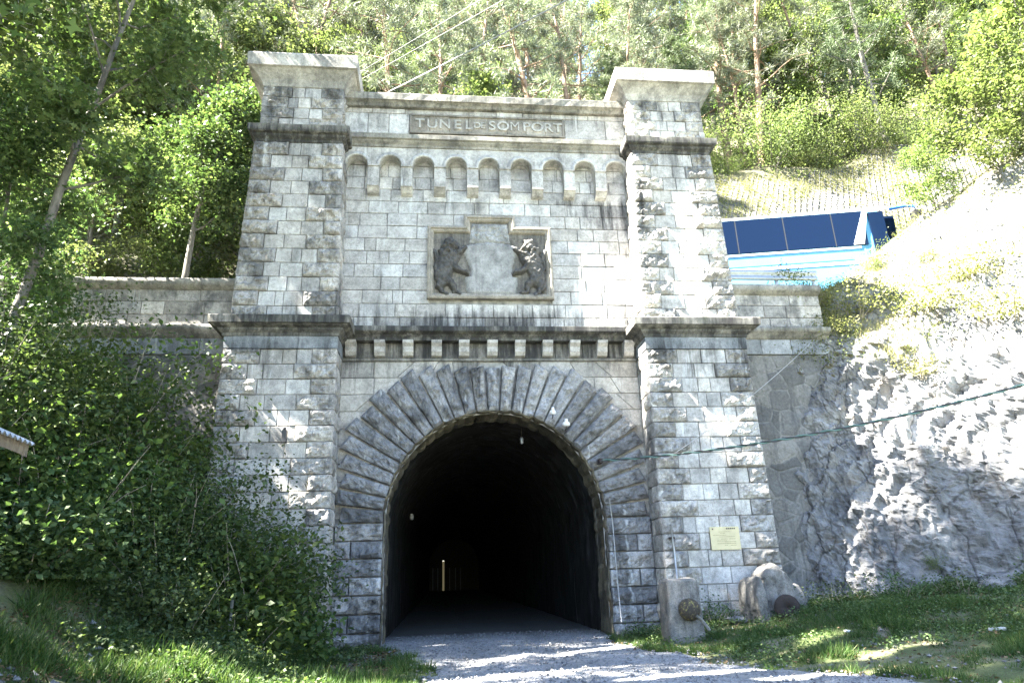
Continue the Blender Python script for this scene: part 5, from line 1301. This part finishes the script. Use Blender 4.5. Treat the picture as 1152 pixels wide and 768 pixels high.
# ------------------------------------------------ left side trees
def gz_(x, y): return float(ground_h(x, y))
def big(key_seed, x, y, label, H, rt, crown, base, mat, bark='bark', **kw):
    z = gz_(x, y) if y < .8 else 8.0
    LEAF_GAPS['origin'] = np.array([x, y, z - .1])
    b, l = broad_tree(key_seed, H, rt, base, crown, **kw)
    LEAF_GAPS['origin'] = None
    return plant('broadleaf_tree', (b, l), TC, (M[bark], M[mat]), (x, y, z - .1), label, 'tree', 'trees on the left bank')
big(101, -9.6, -3.0, 'tall leafy maple beside the left tower, its crown filling the top left', 15, .12, 2.7, .40, 'leaf_maple', nl=22, nt=6, leafn=46, size=.16, spread=.30, shape='maple', lean=(.02, 0))
big(102, -12.6, -3.8, 'tall leafy tree on the left bank behind the maple', 20, .2, 3.0, .45, 'leaf_broad', nl=14, nt=8, leafn=34, size=.16, spread=.5)
big(104, -8.9, 3.4, 'dark leaning tree on the terrace close behind the left tower', 9.0, .13, 1.9, .45, 'leaf_bush', nl=20, nt=8, leafn=34, size=.13, spread=.34, lean=(.05, 0))
big(105, -11.0, -6.5, 'slender pale barked ash leaning left at the left edge', 14, .12, 2.4, .5, 'leaf_broad', 'bark_pale', nl=9, nt=5, leafn=18, size=.14, spread=.42, lean=(.1, 0), trunks=2)
big(107, -9.0, -10.8, 'near maple whose big leaves hang into the upper left corner', 12.5, .16, 3.4, .38, 'leaf_maple', nl=20, nt=9, leafn=30, size=.23, spread=.4, shape='maple', lean=(.05, .02), droop=-.02)
big(108, -15.5, -7.0, 'tall dense tree beyond the left edge', 24, .24, 4.0, .5, 'leaf_broad', nl=20, nt=8, leafn=34, size=.18, spread=.55)
big(109, -9.8, -9.8, 'very tall tree left of the camera with a high spreading crown', 26, .26, 4.2, .58, 'leaf_broad', nl=30, nt=8, leafn=34, size=.18, spread=.55)

big(111, -10.4, -2.0, 'bushy young tree covering the outer end of the left wall', 8.0, .08, 1.9, .12, 'leaf_bush', nl=22, nt=8, leafn=40, size=.12, spread=.34, shape='maple')
big(112, -12.8, -5.2, 'bushy young tree below the leaning ash at the left edge', 9.5, .09, 2.2, .12, 'leaf_broad', nl=22, nt=8, leafn=40, size=.12, spread=.36)
big(113, -9.1, -6.8, 'unseen tall tree added on the left bank to shade the cliff foot', 22.5, .24, 2.9, .6, 'leaf_broad', nl=26, nt=8, leafn=36, size=.17, spread=.42)  # stands out of view, added for its shade on the cliff foot
# thicket on the left bank
thick = [(-7.6, -1.6, 1.35, 3.2), (-6.3, -1.9, 1.15, 2.5), (-5.2, -2.0, 1.0, 2.3), (-8.9, -2.6, 1.5, 3.4), (-7.4, -3.2, 1.2, 2.6), (-6.0, -3.3, 1.0, 2.0), (-4.9, -2.9, .8, 1.9), (-9.8, -4.4, 1.4, 3.4), (-8.4, -4.6, 1.2, 2.6), (-7.0, -4.6, 1.0, 2.0), (-10.4, -6.4, 1.3, 3.0), (-9.0, -6.3, 1.1, 2.2), (-7.8, -5.9, .9, 1.6), (-4.35, -1.75, .65, 1.9), (-9.6, -1.3, 1.4, 4.4), (-8.3, -1.0, 1.2, 4.0), (-6.6, -6.1, .8, 1.1), (-5.3, -4.9, .7, .9), (-4.3, -4.1, .6, .8), (-8.6, -7.6, 1.0, 1.2), (-7.3, -7.5, .8, .9), (-4.0, -2.7, .6, 1.0)]
words_ = ['tall bush against the left retaining wall', 'leafy bush at the outer corner of the left tower', 'bush in front of the left tower', 'tall dark bush left of the tower under the maple', 'dense bush in the middle of the left bank', 'low spreading bush on the middle of the bank', 'bush at the right end of the bank near the arch', 'tall bush below the leaning ash', 'rounded bush near the middle left', 'low bush at the front of the left bank', 'bush at the far left below the shed', 'bush just below the shed corner', 'low bush at the bottom left', 'narrow bush by the left foot of the arch', 'highest bush beside the wall, deep in the shade', 'upright bush beside the wall next to the tower corner', 'low weedy bush at the lower left of the bank', 'low weedy bush left of the thin grey post', 'low weedy bush by the round boulder', 'low weedy bush in the bottom left corner', 'low weedy bush on the bottom edge at the left', 'low weedy bush right of the thin grey post']
for i, ((x, y, rd_, h), w) in enumerate(zip(thick, words_)):
    LEAF_GAPS['origin'] = np.array([x, y, gz_(x, y) - .1])
    s_, l_ = bush(200 + i, rd_ * 1.05, h, int(95 * rd_ + 40 * h), [30, 46, 70][i % 3], [.12, .095, .07][i % 3], .26, 16)
    LEAF_GAPS['origin'] = None
    plant('bush', (s_, l_), ['stems', 'leaves'], (M['deadwood'], M['leaf_bush'] if i % 3 else M['leaf_broad']), (x, y, gz_(x, y) - .1), w, 'bush', 'bushes on the left bank')
for i, (x, y, rd_, h, w) in enumerate(((-11.3, -8.6, 1.6, 4.2, 'unseen tall hazel bush added to shade the left bank, by the shed'), (-12.6, -10.2, 1.8, 5.0, 'unseen tall hazel bush added to shade the left bank, farthest out'), (-10.0, -9.6, 1.2, 2.6, 'unseen hazel bush added to shade the left bank, behind the shed'))):  # bushes out of view, added to shade the lower left bank
    s_, l_ = bush(260 + i, rd_, h, int(95 * rd_ + 40 * h), 50, .11, .3, 16)
    plant('bush', (s_, l_), ['stems', 'leaves'], (M['deadwood'], M['leaf_broad']), (x, y, gz_(x, y) - .1), w, 'bush', 'bushes on the left bank')
# weeds on the right
wl = [(4.35, -1.25, .55, .6, 'nettle clump between the two concrete blocks'), (6.9, -1.55, .7, .55, 'weed clump right of the rusty buffer'), (7.75, -2.2, .8, .6, 'broad weed clump at the foot of the cliff'), (8.7, -2.75, .7, .5, 'weed clump at the cliff foot left of the white boulder'), (9.9, -3.4, .6, .45, 'small weed clump at the right edge under the cliff'), (2.85, -1.1, .3, .3, 'small weed tuft at the right foot of the arch')]
for i, (x, y, rd_, h, w) in enumerate(wl):
    s_, l_ = bush(300 + i, rd_, h, 60, 26, .05, .13, 16)
    plant('weed_clump', (s_, l_), ['stems', 'leaves'], (M['deadwood'], M['leaf_bush']), (x, y, gz_(x, y) - .03), w, 'weeds')

# ------------------------------------------------ plants on the cliff
ci = lambda arc_, s_: CLIFF[int(np.argmin(np.abs(CL_ARC - arc_))), int(np.argmin(np.abs(CL_S - s_)))]
def on_cliff(arc_, s_, key, sc, label, cat='shrub', name='shrub'):
    p = ci(arc_, s_); put(key, name, (p[0], p[1], p[2] - .15), rs.uniform(0, 6), sc, label, cat)
proto('shrubS', lambda: bush(12, .8, 1.5, 70, 30, .075, .16, 10), ['stems', 'leaves'], [M['deadwood'], M['leaf_light']])
proto('scrub', lambda: bush(13, .7, .8, 60, 30, .06, .16, 12), ['stems', 'leaves'], [M['deadwood'], M['drygrass']])
proto('sapling', lambda: broad_tree(14, 4.2, .05, .2, 1.5, 16, 6, 22, .11, .26), TC, [M['bark'], M['leaf_light']])
on_cliff(1.5, 1.95, 'shrubS', .85, 'small yellow green shrub reaching up in front of the coach')
on_cliff(1.1, 1.8, 'scrub', .9, 'dry scrub at the left top corner of the cliff')
on_cliff(6.2, 1.75, 'sapling', 1.0, 'light green sapling on the cliff top at the right edge', 'tree', 'sapling')
on_cliff(5.2, 1.9, 'sapling', .62, 'smaller light green sapling left of the larger one on the cliff top', 'tree', 'sapling')
on_cliff(7.4, 1.95, 'sapling', 1.3, 'tall light green sapling rising at the upper right edge', 'tree', 'sapling')
on_cliff(3.2, 1.4, 'scrub', 1.2, 'dry yellow scrub on the middle of the cliff top')
on_cliff(4.6, 1.25, 'scrub', 1.3, 'dry yellow scrub above the cracked hollow in the cliff')
on_cliff(5.8, 1.15, 'scrub', 1.2, 'dry yellow scrub on the cliff brow below the sapling')
on_cliff(4.2, .93, 'scrub', .8, 'scrub growing in the cracked hollow of the cliff')
for q_, (a_, s_, k_, c_, w_) in enumerate(((2.2, 1.7, 'scrub', .8, 'dry scrub near the left end of the cliff top'), (3.9, 1.8, 'shrubS', .4, 'pale shrub on the cliff crest right of the coach'), (4.9, 1.55, 'shrubS', .35, 'pale shrub under the smaller sapling'), (6.6, 1.4, 'shrubS', .5, 'pale shrub on the cliff below the larger sapling'), (7.6, 1.15, 'scrub', 1.4, 'dry scrub on the cliff brow at the right edge'), (5.4, 1.35, 'scrub', 1.2, 'dry scrub in the middle of the upper cliff slope'), (2.6, 1.15, 'scrub', .7, 'small dry scrub on the cliff brow near the short wall'))):
    on_cliff(a_, s_, k_, c_, w_)
on_cliff(6.0, .35, 'shrubS', .35, 'small green tuft low on the shaded cliff face at the right')
on_cliff(3.4, .25, 'shrubS', .28, 'small green tuft low in the middle of the cliff face')
# dry grass over the cliff top and the terrace edge
r = np.random.default_rng(9); n = 26000
ui = r.integers(30, 330, n); si = r.integers(140, 235, n); C = CLIFF[ui, si] + r.normal(0, .05, (n, 3)); k = (fbm(C, .9, 4, 3) > -.25) & (C[:, 2] > 6.3 + .8 * vnoise(C, .8, 9)); C = C[k]
C2 = np.repeat(C, 4, 0) + r.normal(0, 1, (len(C) * 4, 3)) * [.06, .06, .01]
D = r.normal(0, .45, (len(C2), 3)); D[:, 2] = 1
a = Acc(); leaves(a, C2, .17, r, up=0, aspect=.06, shape='blade', D=D * 3, vary=.5); tag(a.build('dry_grass', M['drygrass']), kind='stuff')
r = np.random.default_rng(19); n = 5200; ui = r.integers(20, 330, n); si = r.integers(130, 240, n); C = CLIFF[ui, si]; k = (fbm(C, 1.1, 14, 3) > .1) & (C[:, 2] > 6.0 + vnoise(C, .8, 19)); C = np.repeat(C[k], 14, 0)
C = C + r.normal(0, 1, C.shape) * [.16, .16, .09] + [0, 0, .08]; a = Acc(); leaves(a, C, .06, r, up=.5); tag(a.build('cliff_herbs', M['leaf_hill']), kind='stuff')
# dry grass on the cut slope
n = 14000; x = r.uniform(6, 26, n); y = r.uniform(5.5, 12.6, n); P = np.stack([x, y, x * 0], -1); k = fbm(P, .5, 3, 3) > .0; x, y = x[k], y[k]
x = np.repeat(x, 4) + r.normal(0, .1, 4 * k.sum()); y = np.repeat(y, 4) + r.normal(0, .1, len(x)); C = np.stack([x, y, hill_h(x, y)], -1); D = r.normal(0, .5, (len(C), 3)); D[:, 2] = 1
a = Acc(); leaves(a, C, .26, r, up=0, aspect=.09, shape='blade', D=D * 3, vary=.5); tag(a.build('slope_grass', M['drygrass']), kind='stuff')
# green grass: verge and bank
def turf(n, xr, yr, hgt, seed, cond, name, mat, asp=.07):
    r = np.random.default_rng(seed); x = r.uniform(*xr, n); y = r.uniform(*yr, n); P = np.stack([x, y, x * 0], -1)
    L, Rr = track_edges(y); k = cond(x, y, P, L, Rr); x, y = x[k], y[k]
    m = 5; x = np.repeat(x, m) + r.normal(0, .035, len(x) * m); y = np.repeat(y, m) + r.normal(0, .035, len(x))
    C = np.stack([x, y, ground_h(x, y) - .02], -1); D = r.normal(0, .4, (len(C), 3)); D[:, 2] = 1
    a = Acc(); leaves(a, C, hgt * (1 + .9 * np.clip(fbm(C, 1.3, 77, 3), -.6, .9))[:, None], r, up=0, aspect=asp, shape='blade', D=D * 3, vary=.55); return tag(a.build(name, mat), kind='stuff')
pc = lambda P, t: fbm(P, 1.1, 8, 3) + .4 * vnoise(P, 5, 2) > t
turf(60000, (2, 13), (-9, -.3), .10, 31, lambda x, y, P, L, Rr: (x > Rr - .1 + .25 * vnoise(P, 2, 3)) & pc(P, -.28 - .4 * (y > -3.6)) & ~((x > 2.7) & (x < 3.55) & (y > -2.65)), 'verge_grass', M['grass'])
turf(34000, (-9, -1), (-9, -1.0), .13, 32, lambda x, y, P, L, Rr: (x < L + .1 + .25 * vnoise(P, 2, 3)) & pc(P, .05), 'bank_grass', M['grass'])
turf(900, (2.2, 3.6), (-2.0, -.35), .12, 33, lambda x, y, P, L, Rr: pc(P, -.3), 'foot_grass', M['grass'])
# low leafy ground cover over the bank
r = np.random.default_rng(41); n = 30000; x = r.uniform(-13, -2.6, n); y = r.uniform(-12, -1.0, n); L, Rr = track_edges(y); P = np.stack([x, y, x * 0], -1)
k = (x < L - .3) & (fbm(P, .8, 3, 3) > .1); x, y = x[k], y[k]; C = np.stack([np.repeat(x, 4), np.repeat(y, 4), np.repeat(ground_h(x, y), 4)], -1) + r.normal(0, 1, (len(x) * 4, 3)) * [.07, .07, .05] + [0, 0, .09]
a = Acc(); leaves(a, C, .06, r, up=.7); tag(a.build('ground_cover', M['leaf_bush']), kind='stuff')
r = np.random.default_rng(43); n = 9000; x = r.uniform(2.4, 13, n); y = r.uniform(-6.5, -.4, n); L, Rr = track_edges(y); P = np.stack([x, y, x * 0], -1)
k = (x > Rr + .25) & (fbm(P, .9, 13, 3) > .0 - .5 * (y > -2.6)); x, y = x[k], y[k]; C = np.stack([np.repeat(x, 4), np.repeat(y, 4), np.repeat(ground_h(x, y), 4)], -1) + r.normal(0, 1, (len(x) * 4, 3)) * [.06, .06, .04] + [0, 0, .07]
a = Acc(); leaves(a, C, .045, r, up=.7); tag(a.build('verge_herbs', M['leaf_bush']), kind='stuff')
# dead leaves
def litter(n, xr, yr, seed, cond, name):
    r = np.random.default_rng(seed); x = r.uniform(*xr, n); y = r.uniform(*yr, n); P = np.stack([x, y, x * 0], -1); k = cond(x, y, P); x, y = x[k], y[k]
    a = Acc(); leaves(a, np.stack([x, y, ground_h(x, y) + .025], -1), .055, r, up=1.6); tag(a.build(name, M['litter_leaf']), kind='stuff')
litter(16000, (-11, -2), (-9, -1), 61, lambda x, y, P: (x < track_edges(y)[0] + .3) & (vnoise(P, 1.2, 3) > -.3), 'leaf_litter')
litter(5000, (2, 12), (-9, -.5), 62, lambda x, y, P: (x > track_edges(y)[1] - .5) & (vnoise(P, 1.2, 5) > -.1), 'verge_litter')
# dead stalks arching over the bank
for i in range(12):
    r = np.random.default_rng(500 + i); x, y = r.uniform(-8.2, -4.2), r.uniform(-5.5, -3.2)
    P = bent((x, y, gz_(x, y)), unit(np.array([r.uniform(-.7, .7), r.uniform(-.5, .2), 1])), r.uniform(.9, 1.9), r, 6, -.14, .08)
    a = Acc(); tube(a, P, np.linspace(.009, .003, 7), 4, cap=False)
    tag(a.build('dead_stalk', M['deadwood']), 'thin dry stalk arching out of the bushes on the left bank', 'stalk', 'dry stalks on the left bank')
# ------------------------------------------------ light
SUN = np.array([1., .19, -1.22]); SUN /= np.linalg.norm(SUN)
sd = bpy.data.lights.new('sun', 'SUN'); sd.energy = 5.0; sd.angle = R_(.55); sd.color = (1., .95, .86)
so_ = bpy.data.objects.new('sun', sd); COL.objects.link(so_)
so_.rotation_euler = Vector(SUN).to_track_quat('-Z', 'Y').to_euler(); so_.location = (-20, -5, 30)
world = bpy.data.worlds.new('World'); scene.world = world; world.use_nodes = True
nt = world.node_tree; bg = nt.nodes['Background']
sky = nt.nodes.new('ShaderNodeTexSky'); sky.sky_type = 'NISHITA'; sky.sun_disc = False
el = math.asin(-SUN[2]); sky.sun_elevation = el; sky.sun_rotation = math.atan2(-SUN[0], -SUN[1])
sky.air_density = 1.0; sky.dust_density = 1.5; sky.altitude = 1100
nt.links.new(sky.outputs[0], bg.inputs[0]); bg.inputs[1].default_value = .05
scene.view_settings.view_transform = 'Standard'; scene.view_settings.look = 'None'; scene.view_settings.gamma = 1
scene.view_settings.exposure = 4.4
scene.cycles.use_denoising = True
scene.cycles.max_bounces = 8; scene.cycles.diffuse_bounces = 4; scene.cycles.transmission_bounces = 4; scene.cycles.transparent_max_bounces = 6
scene.cycles.sample_clamp_indirect = 6
scene.render.film_transparent = False
